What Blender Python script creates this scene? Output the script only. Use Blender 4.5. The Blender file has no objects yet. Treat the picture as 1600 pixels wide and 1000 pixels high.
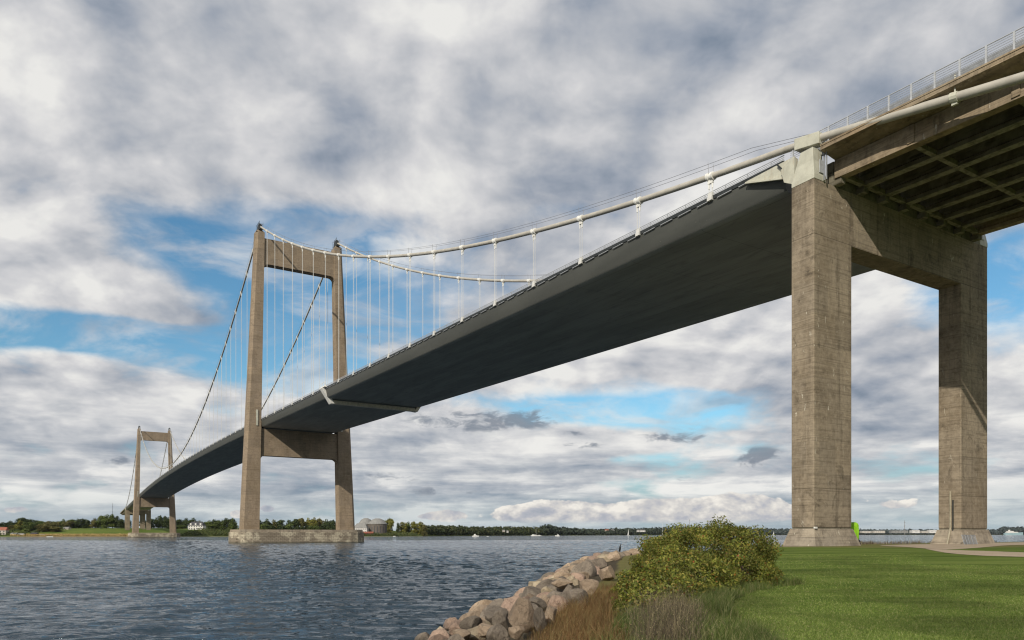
import bpy, bmesh, math, random
import numpy as np
from mathutils import Vector, Matrix, Euler, noise as mnoise
R = math.radians
rng = random.Random(7)
nr = np.random.default_rng(11)
sc = bpy.context.scene
COL = sc.collection

# ------------------------------------------------------------------ camera
HC, FPX, HY = 3.285, 1125.4, 835.0
cam_d = bpy.data.cameras.new('camera')
cam = bpy.data.objects.new('camera', cam_d)
COL.objects.link(cam)
cam.location = (0, 0, HC)
cam.rotation_euler = (R(90), 0, 0)
cam_d.sensor_width = 36
cam_d.lens = 36 * FPX / 1600
cam_d.shift_y = (HY - 500) / 1600
cam_d.clip_start = 0.1
cam_d.clip_end = 40000
sc.camera = cam


def at(px, Y):                      # world X of a photo column at depth Y
    return (px - 800) / FPX * Y


def hz(py, Y):                      # world height of a photo row at depth Y
    return HC - (py - HY) / FPX * Y


# ------------------------------------------------------------------ bridge frame: local (t, s, z)
TH = 0.5457
SN, CS = math.sin(TH), math.cos(TH)
S0, T0 = -45.0, -75.4
BX, BY = 45.0 * -SN + 75.4 * CS, 45.0 * CS + 75.4 * SN


def BW(t, s, z=0.0):
    return Vector((BX + t * CS - s * SN, BY + t * SN + s * CS, z))


# ------------------------------------------------------------------ helpers
def tag(o, label=None, cat=None, group=None, kind=None):
    if label: o['label'] = label
    if cat: o['category'] = cat
    if group: o['group'] = group
    if kind: o['kind'] = kind
    return o


def empty(name, loc=(0, 0, 0), rz=0, parent=None):
    o = bpy.data.objects.new(name, None)
    COL.objects.link(o)
    o.location = loc
    o.rotation_euler = (0, 0, rz)
    if parent: o.parent = parent
    return o


class MB:
    def __init__(self):
        self.v = []; self.f = []

    def add(self, vs, fs):
        n = len(self.v)
        self.v += [tuple(p) for p in vs]
        self.f += [tuple(i + n for i in f) for f in fs]
        return self

    def box(self, x0, x1, y0, y1, z0, z1):
        vs = [(x0, y0, z0), (x1, y0, z0), (x1, y1, z0), (x0, y1, z0), (x0, y0, z1), (x1, y0, z1), (x1, y1, z1), (x0, y1, z1)]
        return self.add(vs, [(0, 3, 2, 1), (4, 5, 6, 7), (0, 1, 5, 4), (1, 2, 6, 5), (2, 3, 7, 6), (3, 0, 4, 7)])

    def loft(self, secs, caps=True, closed=True):
        n = len(secs[0]); vs = [p for s in secs for p in s]; fs = []
        for k in range(len(secs) - 1):
            for i in range(n if closed else n - 1):
                j = (i + 1) % n
                fs.append((k * n + i, k * n + j, (k + 1) * n + j, (k + 1) * n + i))
        if caps and closed:
            fs.append(tuple(range(n - 1, -1, -1)))
            fs.append(tuple((len(secs) - 1) * n + i for i in range(n)))
        return self.add(vs, fs)

    def tube(self, pts, r, seg=8, caps=True):
        pts = [Vector(p) for p in pts]
        rr = r if hasattr(r, '__len__') else [r] * len(pts)
        secs = []
        for i, p in enumerate(pts):
            d = (pts[min(i + 1, len(pts) - 1)] - pts[max(i - 1, 0)]).normalized()
            u = d.cross(Vector((0, 0, 1)))
            if u.length < 1e-3: u = Vector((1, 0, 0))
            u.normalize(); w = u.cross(d)
            secs.append([p + (u * math.cos(a) + w * math.sin(a)) * rr[i] for a in (2 * math.pi * k / seg for k in range(seg))])
        return self.loft(secs, caps)

    def bar(self, a, b, w, h=None):
        """rectangular bar from a to b"""
        h = h or w
        a, b = Vector(a), Vector(b); d = (b - a).normalized()
        u = d.cross(Vector((0, 0, 1)))
        if u.length < 1e-3: u = Vector((1, 0, 0))
        u.normalize(); q = u.cross(d)
        secs = [[p + u * w / 2 + q * h / 2, p - u * w / 2 + q * h / 2, p - u * w / 2 - q * h / 2, p + u * w / 2 - q * h / 2] for p in (a, b)]
        return self.loft(secs)

    def build(self, name, mat, parent=None, smooth=False, bevel=0, loc=None, sharp=None):
        me = bpy.data.meshes.new(name)
        me.from_pydata(self.v, [], self.f)
        bm = bmesh.new(); bm.from_mesh(me)
        bmesh.ops.recalc_face_normals(bm, faces=bm.faces)
        bm.to_mesh(me); bm.free()
        if smooth:
            for p in me.polygons: p.use_smooth = True
            if sharp: me.set_sharp_from_angle(angle=R(sharp))
        me.materials.append(mat)
        o = bpy.data.objects.new(name, me)
        COL.objects.link(o)
        if parent: o.parent = parent
        if loc: o.location = loc
        if bevel:
            m = o.modifiers.new('bevel', 'BEVEL'); m.width = bevel; m.segments = 2; m.limit_method = 'ANGLE'; m.angle_limit = R(40)
        return o


def np_mesh(name, verts, faces, mat, parent=None, smooth=False, kind=None):
    """verts (N,3), faces (M,k) arrays of equal-size polygons"""
    me = bpy.data.meshes.new(name)
    n, m, k = len(verts), len(faces), faces.shape[1]
    me.vertices.add(n); me.vertices.foreach_set('co', np.asarray(verts, np.float32).ravel())
    me.loops.add(m * k); me.loops.foreach_set('vertex_index', np.asarray(faces, np.int32).ravel())
    me.polygons.add(m)
    me.polygons.foreach_set('loop_start', np.arange(0, m * k, k, dtype=np.int32))
    if smooth: me.polygons.foreach_set('use_smooth', np.ones(m, bool))
    me.update(calc_edges=True); me.validate()
    me.materials.append(mat)
    o = bpy.data.objects.new(name, me); COL.objects.link(o)
    if parent: o.parent = parent
    if kind: o['kind'] = kind
    return o


def copy_tree(o, parent=None):
    c = o.copy(); COL.objects.link(c)
    c.parent = parent
    for ch in list(o.children): copy_tree(ch, c)
    return c


# ------------------------------------------------------------------ node helper
class NG:
    def __init__(self, tree):
        self.t = tree; tree.nodes.clear()

    def n(self, typ, **kw):
        nd = self.t.nodes.new(typ)
        for k, v in kw.items(): setattr(nd, k, v)
        return nd

    def put(self, sock, v):
        if v is None: return
        if isinstance(v, bpy.types.NodeSocket): self.t.links.new(v, sock)
        else:
            try: sock.default_value = v
            except Exception:
                sock.default_value = (*v, 1.0) if len(v) == 3 else v

    def m(self, op, a, b=None, c=None, clamp=False):
        nd = self.n('ShaderNodeMath', operation=op, use_clamp=clamp)
        for i, v in enumerate((a, b, c)):
            if v is not None: self.put(nd.inputs[i], v)
        return nd.outputs[0]

    def add(self, *a):
        r = a[0]
        for x in a[1:]: r = self.m('ADD', r, x)
        return r

    def mul(self, a, b): return self.m('MULTIPLY', a, b)
    def sub(self, a, b): return self.m('SUBTRACT', a, b)

    def vec(self, x=0, y=0, z=0):
        nd = self.n('ShaderNodeCombineXYZ')
        for i, v in enumerate((x, y, z)): self.put(nd.inputs[i], v)
        return nd.outputs[0]

    def sep(self, v):
        nd = self.n('ShaderNodeSeparateXYZ'); self.put(nd.inputs[0], v); return nd.outputs

    def map(self, v, scale=(1, 1, 1), loc=(0, 0, 0), rot=(0, 0, 0)):
        nd = self.n('ShaderNodeMapping'); self.put(nd.inputs[0], v)
        nd.inputs[1].default_value = loc; nd.inputs[2].default_value = rot; nd.inputs[3].default_value = scale
        return nd.outputs[0]

    def noise(self, v, scale=1, detail=4, rough=.5, dist=0, out=0, lac=2.0):
        nd = self.n('ShaderNodeTexNoise'); self.put(nd.inputs['Vector'], v)
        nd.inputs['Scale'].default_value = scale; nd.inputs['Detail'].default_value = detail
        nd.inputs['Roughness'].default_value = rough; nd.inputs['Distortion'].default_value = dist
        nd.inputs['Lacunarity'].default_value = lac
        return nd.outputs[out]

    def ss(self, v, a, b, lo=0, hi=1, lin=False):
        nd = self.n('ShaderNodeMapRange', interpolation_type='LINEAR' if lin else 'SMOOTHSTEP'); nd.clamp = True
        self.put(nd.inputs[0], v); self.put(nd.inputs[1], a); self.put(nd.inputs[2], b); self.put(nd.inputs[3], lo); self.put(nd.inputs[4], hi)
        return nd.outputs[0]

    def ramp(self, v, stops, interp='LINEAR'):
        nd = self.n('ShaderNodeValToRGB'); self.put(nd.inputs[0], v); cr = nd.color_ramp; cr.interpolation = interp
        while len(cr.elements) < len(stops): cr.elements.new(.5)
        for e, (p, c) in zip(cr.elements, stops): e.position = p; e.color = (*c, 1)
        return nd.outputs[0]

    def mix(self, f, a, b, blend='MIX'):
        nd = self.n('ShaderNodeMix', data_type='RGBA', blend_type=blend); nd.clamp_factor = True
        self.put(nd.inputs[0], f); self.put(nd.inputs[6], a); self.put(nd.inputs[7], b)
        return nd.outputs[2]

    def bump(self, h, strength=.5, dist=.1, normal=None):
        nd = self.n('ShaderNodeBump'); self.put(nd.inputs['Height'], h)
        nd.inputs['Strength'].default_value = strength; nd.inputs['Distance'].default_value = dist
        if normal: self.put(nd.inputs['Normal'], normal)
        return nd.outputs[0]


def srgb(r, g, b):
    f = lambda c: (c / 255 / 12.92) if c <= 10 else ((c / 255 + .055) / 1.055) ** 2.4
    return (f(r), f(g), f(b))


def material(name, fn):
    m = bpy.data.materials.new(name); m.use_nodes = True
    g = NG(m.node_tree)
    out = g.n('ShaderNodeOutputMaterial')
    bs = g.n('ShaderNodeBsdfPrincipled')
    g.t.links.new(bs.outputs[0], out.inputs[0])
    g.bs, g.out = bs, out
    bs.inputs['Specular IOR Level'].default_value = .3
    fn(g)
    return m


def setp(g, color=None, rough=None, normal=None, metal=None, spec=None):
    if color is not None: g.put(g.bs.inputs['Base Color'], color)
    if rough is not None: g.put(g.bs.inputs['Roughness'], rough)
    if normal is not None: g.put(g.bs.inputs['Normal'], normal)
    if metal is not None: g.put(g.bs.inputs['Metallic'], metal)
    if spec is not None: g.put(g.bs.inputs['Specular IOR Level'], spec)


def objco(g): return g.n('ShaderNodeTexCoord').outputs['Object']


def concrete(name, base, dark, light, joint=3.6, stain=1.0, white=.0):
    def fn(g):
        o = objco(g); x, y, z = g.sep(o)
        fine = g.noise(o, 2.2, 8, .65)
        big = g.noise(o, .18, 4, .55)
        drip = g.noise(g.vec(g.mul(x, 1.1), g.mul(y, 1.1), g.mul(z, .05)), 1, 6, .6, .3)
        board = g.noise(g.vec(g.mul(x, .06), g.mul(y, .06), g.mul(z, 4.0)), 1, 3, .6)
        c = g.mix(g.ss(big, .35, .65), base, light)
        c = g.mix(g.mul(g.mul(g.ss(drip, .5, .68), .7 * stain), g.ss(big, .34, .52)), c, dark)
        drip2 = g.noise(g.vec(g.mul(x, .45), g.mul(y, .45), g.mul(z, .035)), 1, 5, .6, .4)
        c = g.mix(g.mul(g.mul(g.ss(drip2, .52, .66), .55 * stain), g.ss(g.noise(o, .11, 2, .5), .42, .6)), c, dark)
        mot = g.noise(o, .9, 8, .7, .4)
        c = g.mix(g.ss(mot, .46, .6, 0, .5), c, light)
        c = g.mix(g.ss(mot, .45, .32, 0, .6), c, dark)
        c = g.mix(g.ss(fine, .3, .75, 0, .45), c, dark)
        c = g.mix(g.ss(board, .42, .62, 0, .25), c, light)
        fb = g.noise(g.vec(g.mul(x, .25), g.mul(y, .25), g.mul(z, 9.0)), 1, 2, .5)
        c = g.mix(g.ss(fb, .5, .7, 0, .4), c, dark)
        bk = g.n('ShaderNodeTexBrick'); g.put(bk.inputs['Vector'], g.vec(g.add(x, g.mul(y, .93)), z, 0))
        bk.inputs['Scale'].default_value = 1; bk.inputs['Brick Width'].default_value = 2.4; bk.inputs['Row Height'].default_value = 3.03; bk.inputs['Mortar Size'].default_value = .02; bk.inputs['Mortar Smooth'].default_value = .6
        bk.inputs['Color1'].default_value = (.86, .86, .86, 1); bk.inputs['Color2'].default_value = (1.1, 1.08, 1.04, 1); bk.inputs['Mortar'].default_value = (.7, .7, .7, 1)
        c = g.mix(.8, c, bk.outputs[0], 'MULTIPLY')
        # pale lime runs and dark algae blotches
        lime = g.noise(g.vec(g.mul(x, 2.2), g.mul(y, 2.2), g.mul(z, .55)), 1, 7, .68, .5)
        c = g.mix(g.ss(lime, .635, .69, 0, .5 + white), c, srgb(205, 198, 180))
        blot = g.noise(o, .55, 6, .62, .8)
        c = g.mix(g.ss(blot, .60, .70, 0, .4 * stain), c, tuple(v * .35 for v in dark))
        fr = g.m('FRACT', g.m('DIVIDE', g.add(z, 100.35), joint))
        jl = g.ss(g.m('ABSOLUTE', g.sub(fr, .5)), .0, .06 / joint, 1, 0)
        c = g.mix(g.mul(jl, .55), c, tuple(v * .5 for v in dark))
        h = g.add(g.mul(fine, .5), g.mul(board, .35), g.mul(jl, -.8))
        setp(g, c, g.ss(fine, .2, .8, .78, .95), g.bump(h, .35, .06), spec=.2)
    return material(name, fn)


M = {}
M['pier'] = concrete('pier_concrete', (.225, .18, .125), (.076, .06, .043), (.325, .27, .198), 24, 1.0, .25)
M['pylon'] = concrete('pylon_concrete', (.25, .195, .13), (.14, .105, .075), (.31, .245, .175), 4.2, .55, -.3)
M['viaduct'] = concrete('viaduct_concrete', (.27, .2, .125), (.085, .065, .045), (.36, .29, .2), 50, 1.0, .1)
M['plinth'] = concrete('plinth_concrete', (.25, .205, .15), (.10, .082, .062), (.36, .31, .24), 60, 1.0, .4)


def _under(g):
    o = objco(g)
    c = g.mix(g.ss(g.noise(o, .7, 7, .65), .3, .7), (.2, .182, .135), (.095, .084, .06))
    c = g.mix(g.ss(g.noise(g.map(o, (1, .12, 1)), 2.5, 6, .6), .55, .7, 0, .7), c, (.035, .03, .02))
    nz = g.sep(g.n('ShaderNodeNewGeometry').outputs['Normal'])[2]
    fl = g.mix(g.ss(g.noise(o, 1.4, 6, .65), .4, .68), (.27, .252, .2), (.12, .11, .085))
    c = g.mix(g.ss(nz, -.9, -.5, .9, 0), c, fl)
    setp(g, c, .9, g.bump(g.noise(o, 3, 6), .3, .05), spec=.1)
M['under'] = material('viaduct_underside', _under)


def _deck(g, soffit=False):
    o = objco(g); x, y, z = g.sep(o)
    fx = g.m('FRACT', g.m('DIVIDE', g.add(x, 60), 3.0)); fy = g.m('FRACT', g.m('DIVIDE', g.add(y, 4), 12.0))
    lx = g.ss(g.m('ABSOLUTE', g.sub(fx, .5)), 0, .02, 1, 0); ly = g.ss(g.m('ABSOLUTE', g.sub(fy, .5)), 0, .006, 1, 0)
    ln = g.m('MAXIMUM', lx, ly)
    n1 = g.noise(g.map(o, (.35, .05, .3)), 1, 6, .6); n2 = g.noise(o, 1.6, 6, .65)
    if soffit:  # same deck steel, colour lightened in place of light bounced off the water
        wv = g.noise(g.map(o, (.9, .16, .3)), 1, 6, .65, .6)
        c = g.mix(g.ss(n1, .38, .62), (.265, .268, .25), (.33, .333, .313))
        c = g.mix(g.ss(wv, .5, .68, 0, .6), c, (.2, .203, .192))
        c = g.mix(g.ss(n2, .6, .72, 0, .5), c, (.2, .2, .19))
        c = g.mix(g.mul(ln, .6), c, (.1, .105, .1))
    else:
        c = g.mix(g.ss(n1, .35, .65), (.070, .072, .063), (.088, .09, .079))
        c = g.mix(g.ss(n2, .55, .75, 0, .5), c, (.05, .053, .047))
        c = g.mix(g.mul(ln, .3), c, (.04, .042, .04))
    sp = g.noise(o, 4.5, 2, .5)
    c = g.mix(g.ss(sp, .73, .76, 0, .5), c, (.3, .28, .24))
    setp(g, c, .75 if soffit else g.ss(n1, .3, .7, .5, .65), g.bump(g.add(g.mul(n2, .4), g.mul(ln, -.6)), .15, .03), spec=.15 if soffit else .3)
M['deck'] = material('dark_deck_paint', _deck)
M['soffit'] = material('soffit_bounce_tone', lambda g: _deck(g, True))


def plain(name, col, rough=.6, var=.25, scale=3.0, metal=0, spec=.3, bump=.1, dirt=None):
    def fn(g):
        o = objco(g); n = g.noise(o, scale, 6, .6)
        c = g.mix(g.ss(n, .3, .7), tuple(v * (1 - var) for v in col), tuple(min(1, v * (1 + var)) for v in col))
        if dirt:
            d = g.noise(g.map(o, (1, 1, .25)), scale * 1.7, 5, .6)
            c = g.mix(g.ss(d, .55, .75, 0, .6), c, dirt)
        setp(g, c, rough, g.bump(n, bump, .02), metal, spec)
    return material(name, fn)


M['cream'] = plain('pale_green_paint', (.46, .45, .365), .45, .1, 1.2, dirt=(.3, .22, .13))
M['white'] = plain('white_paint', (.72, .71, .66), .45, .08, 1.5, dirt=(.4, .35, .28))
M['cable'] = plain('cable_wrapping_paint', (.40, .375, .32), .5, .1, .8, dirt=(.36, .32, .26))
M['rope'] = plain('pale_rope_paint', (.6, .59, .55), .5, .05)
M['darksteel'] = plain('dark_steel', (.03, .034, .034), .5, .3)
M['thin'] = plain('galvanised_rope', (.16, .16, .17), .5, .1)
M['galv'] = plain('galvanised_steel', (.46, .47, .48), .45, .12, 4, .3)
M['panel'] = plain('dull_galvanised_panel', (.24, .25, .26), .5, .15, 4, .3)
M['barrier'] = plain('weathered_barrier', (.2, .21, .22), .6, .15, 2)
M['road'] = plain('road_asphalt', (.05, .05, .052), .9, .2, 6)
M['gantry'] = plain('gantry_paint', (.62, .56, .44), .5, .15, 1.5, dirt=(.25, .17, .1))
M['pipe'] = plain('pipe_metal', (.3, .265, .19), .5, .15, 3, dirt=(.12, .09, .05))


def _stone(g):
    o = objco(g); x, y, z = g.sep(o)
    nd = g.n('ShaderNodeTexBrick'); g.put(nd.inputs['Vector'], g.vec(g.add(x, g.mul(y, .8)), z, 0))
    nd.inputs['Scale'].default_value = 1; nd.inputs['Brick Width'].default_value = 1.5; nd.inputs['Row Height'].default_value = .62
    nd.inputs['Mortar Size'].default_value = .05; nd.inputs['Mortar Smooth'].default_value = .4; nd.inputs['Bias'].default_value = 0
    nd.inputs['Color1'].default_value = (.30, .255, .19, 1); nd.inputs['Color2'].default_value = (.21, .175, .13, 1); nd.inputs['Mortar'].default_value = (.08, .065, .05, 1)
    c = nd.outputs[0]
    n = g.noise(o, .22, 5, .6)
    c = g.mix(g.ss(n, .5, .6, 0, .7), c, srgb(205, 195, 170), 'MIX')
    c = g.mix(g.ss(nd.outputs[1], .2, .8, 0, .8), c, (.09, .075, .055))
    c = g.mix(g.ss(z, .15, .5, .85, 0), c, (.05, .05, .035))
    f = g.noise(o, 3, 6, .6)
    c = g.mix(g.ss(f, .4, .75, 0, .5), c, (.12, .1, .075))
    setp(g, c, .9, g.bump(g.add(g.mul(nd.outputs[1], -.6), g.mul(f, .4)), .5, .08), spec=.15)
M['stone'] = material('caisson_stonework', _stone)


# ------------------------------------------------------------------ bridge
bridge = empty('suspension_bridge', (BX, BY, 0), TH)
tag(bridge, 'long grey concrete and steel suspension bridge crossing the strait on tall portal pylons', 'bridge')
CT = 14.93                            # cable plane


def zd(s):                            # deck level at the edge
    if s <= 240: return 40.55 + .0275 * s
    if s >= 840: return 40.55 + .0275 * (1080 - s)
    return 51.25 - 4.1 * ((s - 540) / 300) ** 2


def zc(s):                            # main cable level
    if s < 0: return 41.25 + .205 * s
    if s > 1080: return 41.25 - .205 * (s - 1080)
    if s > 840: s = 1080 - s
    if s <= 240: return 41.25 + .1425 * s + .00079 * s * s
    return 54.2 + (120.95 - 54.2) * ((s - 540) / 300) ** 2


# deck -----------------------------------------------------------------
ss_ = [2.4] + list(np.arange(12, 1080, 12.0)) + [1077.6]
prof = [(-14.86, -.42), (-14.45, -2.62), (-14.3, -2.84), (-14.0, -3.0), (-13.6, -3.05), (13.6, -3.05), (14.0, -3.0), (14.3, -2.84), (14.45, -2.62), (14.86, -.42)]
mb = MB().loft([[(t, s, zd(s) + z) for t, z in prof] for s in ss_])
deck = mb.build('deck', M['deck'], bridge, smooth=True, sharp=25)
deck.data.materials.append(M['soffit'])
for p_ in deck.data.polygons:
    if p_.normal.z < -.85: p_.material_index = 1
mb = MB()
for sg in (-1, 1):
    mb.loft([[(sg * 14.55, s, zd(s) - .419), (sg * 14.95, s, zd(s) - .41), (sg * 14.98, s, zd(s) - .02), (sg * 14.2, s, zd(s) - .02)] for s in ss_])
mb.build('edge_beam_shaded', M['darksteel'], deck)  # edge beam near black, its colour carrying the shade of a recess
MB().loft([[(t, s, zd(s) + z) for t, z in ((-14.19, -.41), (14.19, -.41), (14.19, -.05), (-14.19, -.05))] for s in ss_]).build('roadway', M['road'], deck)
for sg in (-1, 1):
    mb = MB()
    for k, (dz, w) in enumerate(((.55, .07), (.36, .05), (.2, .05), (.05, .09))):
        mb.loft([[(sg * 14.8 - w / 2, s, zd(s) + dz - w / 2), (sg * 14.8 + w / 2, s, zd(s) + dz - w / 2), (sg * 14.8 + w / 2, s, zd(s) + dz + w / 2), (sg * 14.8 - w / 2, s, zd(s) + dz + w / 2)] for s in ss_])
    lit_dashes = MB()
    s = 4.0
    while s < 1076:
        z = zd(s); mb.box(sg * 14.8 - .04, sg * 14.8 + .04, s - .03, s + .03, z, z + .56)
        lit_dashes.box(sg * 14.98 - .06, sg * 14.98 + .06, s - 1.0, s + 1.0, z - .52, z - .46)  # pale strips added as the sunlit dashes along the fascia top
        s += 3.0
    mb.add(lit_dashes.v, lit_dashes.f); mb.build('guard_rail', M['galv'], deck)
# white steel end brackets of the suspended deck
for e0, e1 in ((1.0, 6.9), (1079, 1073.1)):
    for sg in (-1, 1):
        a, b = min(e0, e1), max(e0, e1)
        mb = MB()
        ta, tb = sorted((sg * 15.06, sg * 14.87))
        q = [(e0, zd(e0) - .2), (e0, zd(e0) - 2.2), (e1, zd(e1) - .62), (e1, zd(e1) - .36)]
        mb.loft([[(t, s, z) for s, z in q] for t in (ta, tb)])
        mb.bar((sg * 15.15, e0 + .05 * (e1 - e0), zd(e0) - 2.2), (sg * 15.15, e1, zd(e1) - .58), .3, .16)
        mb.build('end_bracket', M['cream'], deck)
        MB().bar((sg * 15.2, e0, zd(e0) - 2.5), (sg * 15.2, e0 + .32 * (e1 - e0), zd(e0) - .3), .14).build('brace', M['darksteel'], deck)


def leg_solid(mb, tin0, tout0, tin1, tout1, s0a, s0b, s1a, s1b, z0, z1, sg, ch=.5, n=10):
    """tapering leg, outer front corner chamfered"""
    secs = []
    for i in range(n + 1):
        k = i / n; z = z0 + (z1 - z0) * k
        ti = tin0 + (tin1 - tin0) * k; to = tout0 + (tout1 - tout0) * k
        a = s0a + (s1a - s0a) * k; b = s0b + (s1b - s0b) * k
        secs.append([(sg * ti, a, z), (sg * (to - ch), a, z), (sg * to, a + ch, z), (sg * to, b - ch, z), (sg * (to - ch), b, z), (sg * ti, b, z)])
    mb.loft(secs)


def pylon(s):
    p = empty('pylon', (0, s, 0), 0, bridge)
    for sg in (-1, 1):
        mb = MB(); sh = .5
        leg_solid(mb, 15.55, 22.1, 13.5, 16.75, -2.1, 3.1, -1.6, 2.7, 5.1, 118.3, sg, .9)
        # raised centre rib on both broad faces
        lg = mb.build('leg', M['pylon'], p)
        # pyramid cap and saddle
        c = MB()
        c.loft([[(sg * 13.6, -1.5, 118.3), (sg * 16.65, -1.5, 118.3), (sg * 16.65, 2.6, 118.3), (sg * 13.6, 2.6, 118.3)],
                [(sg * 14.1, -.9, 119.1), (sg * 16.1, -.9, 119.1), (sg * 16.1, 2.0, 119.1), (sg * 14.1, 2.0, 119.1)]])
        c.build('leg_cap', M['pylon'], lg)
        d = MB()
        d.loft([[(sg * 14.3, -1.9, 119.1), (sg * 15.6, -1.9, 119.1), (sg * 15.6, 2.9, 119.1), (sg * 14.3, 2.9, 119.1)],
                [(sg * 14.5, -.7, 121.7), (sg * 15.4, -.7, 121.7), (sg * 15.4, 1.7, 121.7), (sg * 14.5, 1.7, 121.7)]])
        for ds in (-1.4, .5, 2.4):
            d.tube([(sg * 14.1, ds, 119.1), (sg * 14.1, ds, 121.9)], .06, 5); d.tube([(sg * 15.8, ds, 119.1), (sg * 15.8, ds, 121.9)], .06, 5)
        d.tube([(sg * 14.1, -1.4, 121.5), (sg * 14.1, 2.4, 121.5)], .05, 5); d.tube([(sg * 15.8, -1.4, 121.5), (sg * 15.8, 2.4, 121.5)], .05, 5)
        d.tube([(sg * 15, .5, 121.5), (sg * 15, .5, 123.2)], .08, 5)
        d.build('saddle', M['darksteel'], p)
        MB().box(sg * 16.4 - .35, sg * 16.4 + .35, -2.2, -1.2, 44.5, 50.5).build('access_hatch', M['cream'], lg)

    def beam(zb, zt, fil, bulge):
        # crossbeam with rounded lower corners, profile in (t, z)
        tb = 15.55 - (zb - 5.1) / 113.2 * 2.05 + .3; tt = 15.55 - (zt - 5.1) / 113.2 * 2.05 + .3
        pr = [(-tt, zt), (-tb, zb - fil)]
        for k in range(1, 7):
            a = k / 7 * math.pi / 2
            pr.append((-tb + .3 + fil * (1 - math.cos(a)), zb - fil * (1 - math.sin(a))))
        pr += [(-tb + .3 + fil, zb), (tb - .3 - fil, zb)]
        for k in range(6, 0, -1):
            a = k / 7 * math.pi / 2
            pr.append((tb - .3 - fil * (1 - math.cos(a)), zb - fil * (1 - math.sin(a))))
        pr += [(tb, zb - fil), (tt, zt)]
        MB().loft([[(t, y, z) for t, z in pr] for y in (-1.15, 2.2)]).build('crossbeam', M['pylon'], p)
    beam(106.6, 116.3, 1.9, 0)
    beam(33.4, 43.6, 1.9, 0)
    # stone faced caisson, boat-ended
    def ring(tw, sw, z, cx=.5):
        pts = []
        for sg, a0 in ((1, -math.pi / 2), (-1, math.pi / 2)):
            for k in range(9):
                a = a0 + math.pi * k / 8
                pts.append((sg * (tw - sw) + sw * math.cos(a), cx + sw * math.sin(a), z))
        return pts
    ca = MB().loft([ring(26.3, 7.4, -3), ring(26.1, 7.2, 4.15)]).build('caisson', M['stone'], p)
    MB().loft([ring(25.7, 6.8, 4.15), ring(25.6, 6.7, 5.12)]).build('caisson_cap', M['plinth'], ca)
    return p


pylon(240); pylon(840)


def pier(s, flip, ground=1.4, top=36.85):
    p = empty('pier', (0, s, 0), math.pi if flip else 0, bridge)
    a, b = -1.82, .69
    for sg in (-1, 1):
        MB().box(*sorted((sg * 10.13, sg * 15.93)), a, b, 3.95, top).build('leg', M['pier'], p, bevel=.07)
        mb = MB(); d0, d1 = .06, .62
        rec = lambda d, z: [(sg * (10.13 - d), a - d, z), (sg * (15.93 + d), a - d, z), (sg * (15.93 + d), b + d, z), (sg * (10.13 - d), b + d, z)]
        mb.loft([rec(.85, ground), rec(.08, 3.83)])
        mb.build('plinth', M['plinth'], p)
        MB().loft([rec(-.06, 3.8), rec(-.06, 3.97)]).build('shadow_joint', M['under'], p)
        # white saddle pedestal on the leg top
        e = MB()
        R4 = lambda t0, t1, y0, y1, z: [(sg * t0, y0, z), (sg * t1, y0, z), (sg * t1, y1, z), (sg * t0, y1, z)]
        e.loft([R4(14.2, 15.95, -1.84, .66, top + .005), R4(14.2, 15.95, -1.84, .66, top + .45), R4(14.35, 15.75, -1.6, .3, top + 1.9), R4(14.35, 15.75, -1.55, -.2, top + 3.1)])
        pd = e.build('saddle_pedestal', M['cream'], p, bevel=.03)
        MB().loft([[(sg * 14.45, y, zc(y) - .65), (sg * 15.45, y, zc(y) - .65), (sg * 15.45, y, zc(y) + .48), (sg * 14.45, y, zc(y) + .48)] for y in (-1.95, .75)]).build('saddle_housing', M['cream'], pd, bevel=.05)
        MB().box(*sorted((sg * 14.6, sg * 15.2)), -1.9, -1.84, top + .7, top + 1.9).build('louvre', M['galv'], pd)
        # link plates to the deck
        f = MB()
        f.loft([[(sg * t, y, z) for y, z in ((.7, top + .5), (1.9, top + 1.2), (2.3, top + 2.6), (1.2, top + 3.1), (.7, top + 3.2))] for t in (14.9, 15.5)])
        f.build('link_plate', M['cream'], pd, bevel=.03)
    MB().box(-10.13, 10.13, a + .004, b - .004, 31.6, top).build('crossbeam', M['pier'], p)
    return p


p0 = pier(0, False)
# drain pipe, small marker box and an added dark bar as the pipe's shadow on the near pier
mb = MB()
mb.tube([(9.98, -.72, 3.95), (9.98, -.72, 8.2)], .11, 8); mb.tube([(9.2, -.72, 1.9), (9.9, -.72, 3.7)], .11, 8); mb.tube([(9.9, -.72, 3.7), (9.98, -.72, 3.95)], .11, 8)
mb.build('drain_pipe', M['pipe'], p0)
MB().box(10.0, 10.12, -1.02, -.92, 2.6, 7.2).build('pipe_shadow_bar', M['darksteel'], p0)
MB().box(-16.1, -15.8, -2.1, -1.9, 3.84, 4.0).build('marker_box', M['white'], p0)
p3 = pier(1080, True, -1.0)

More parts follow.
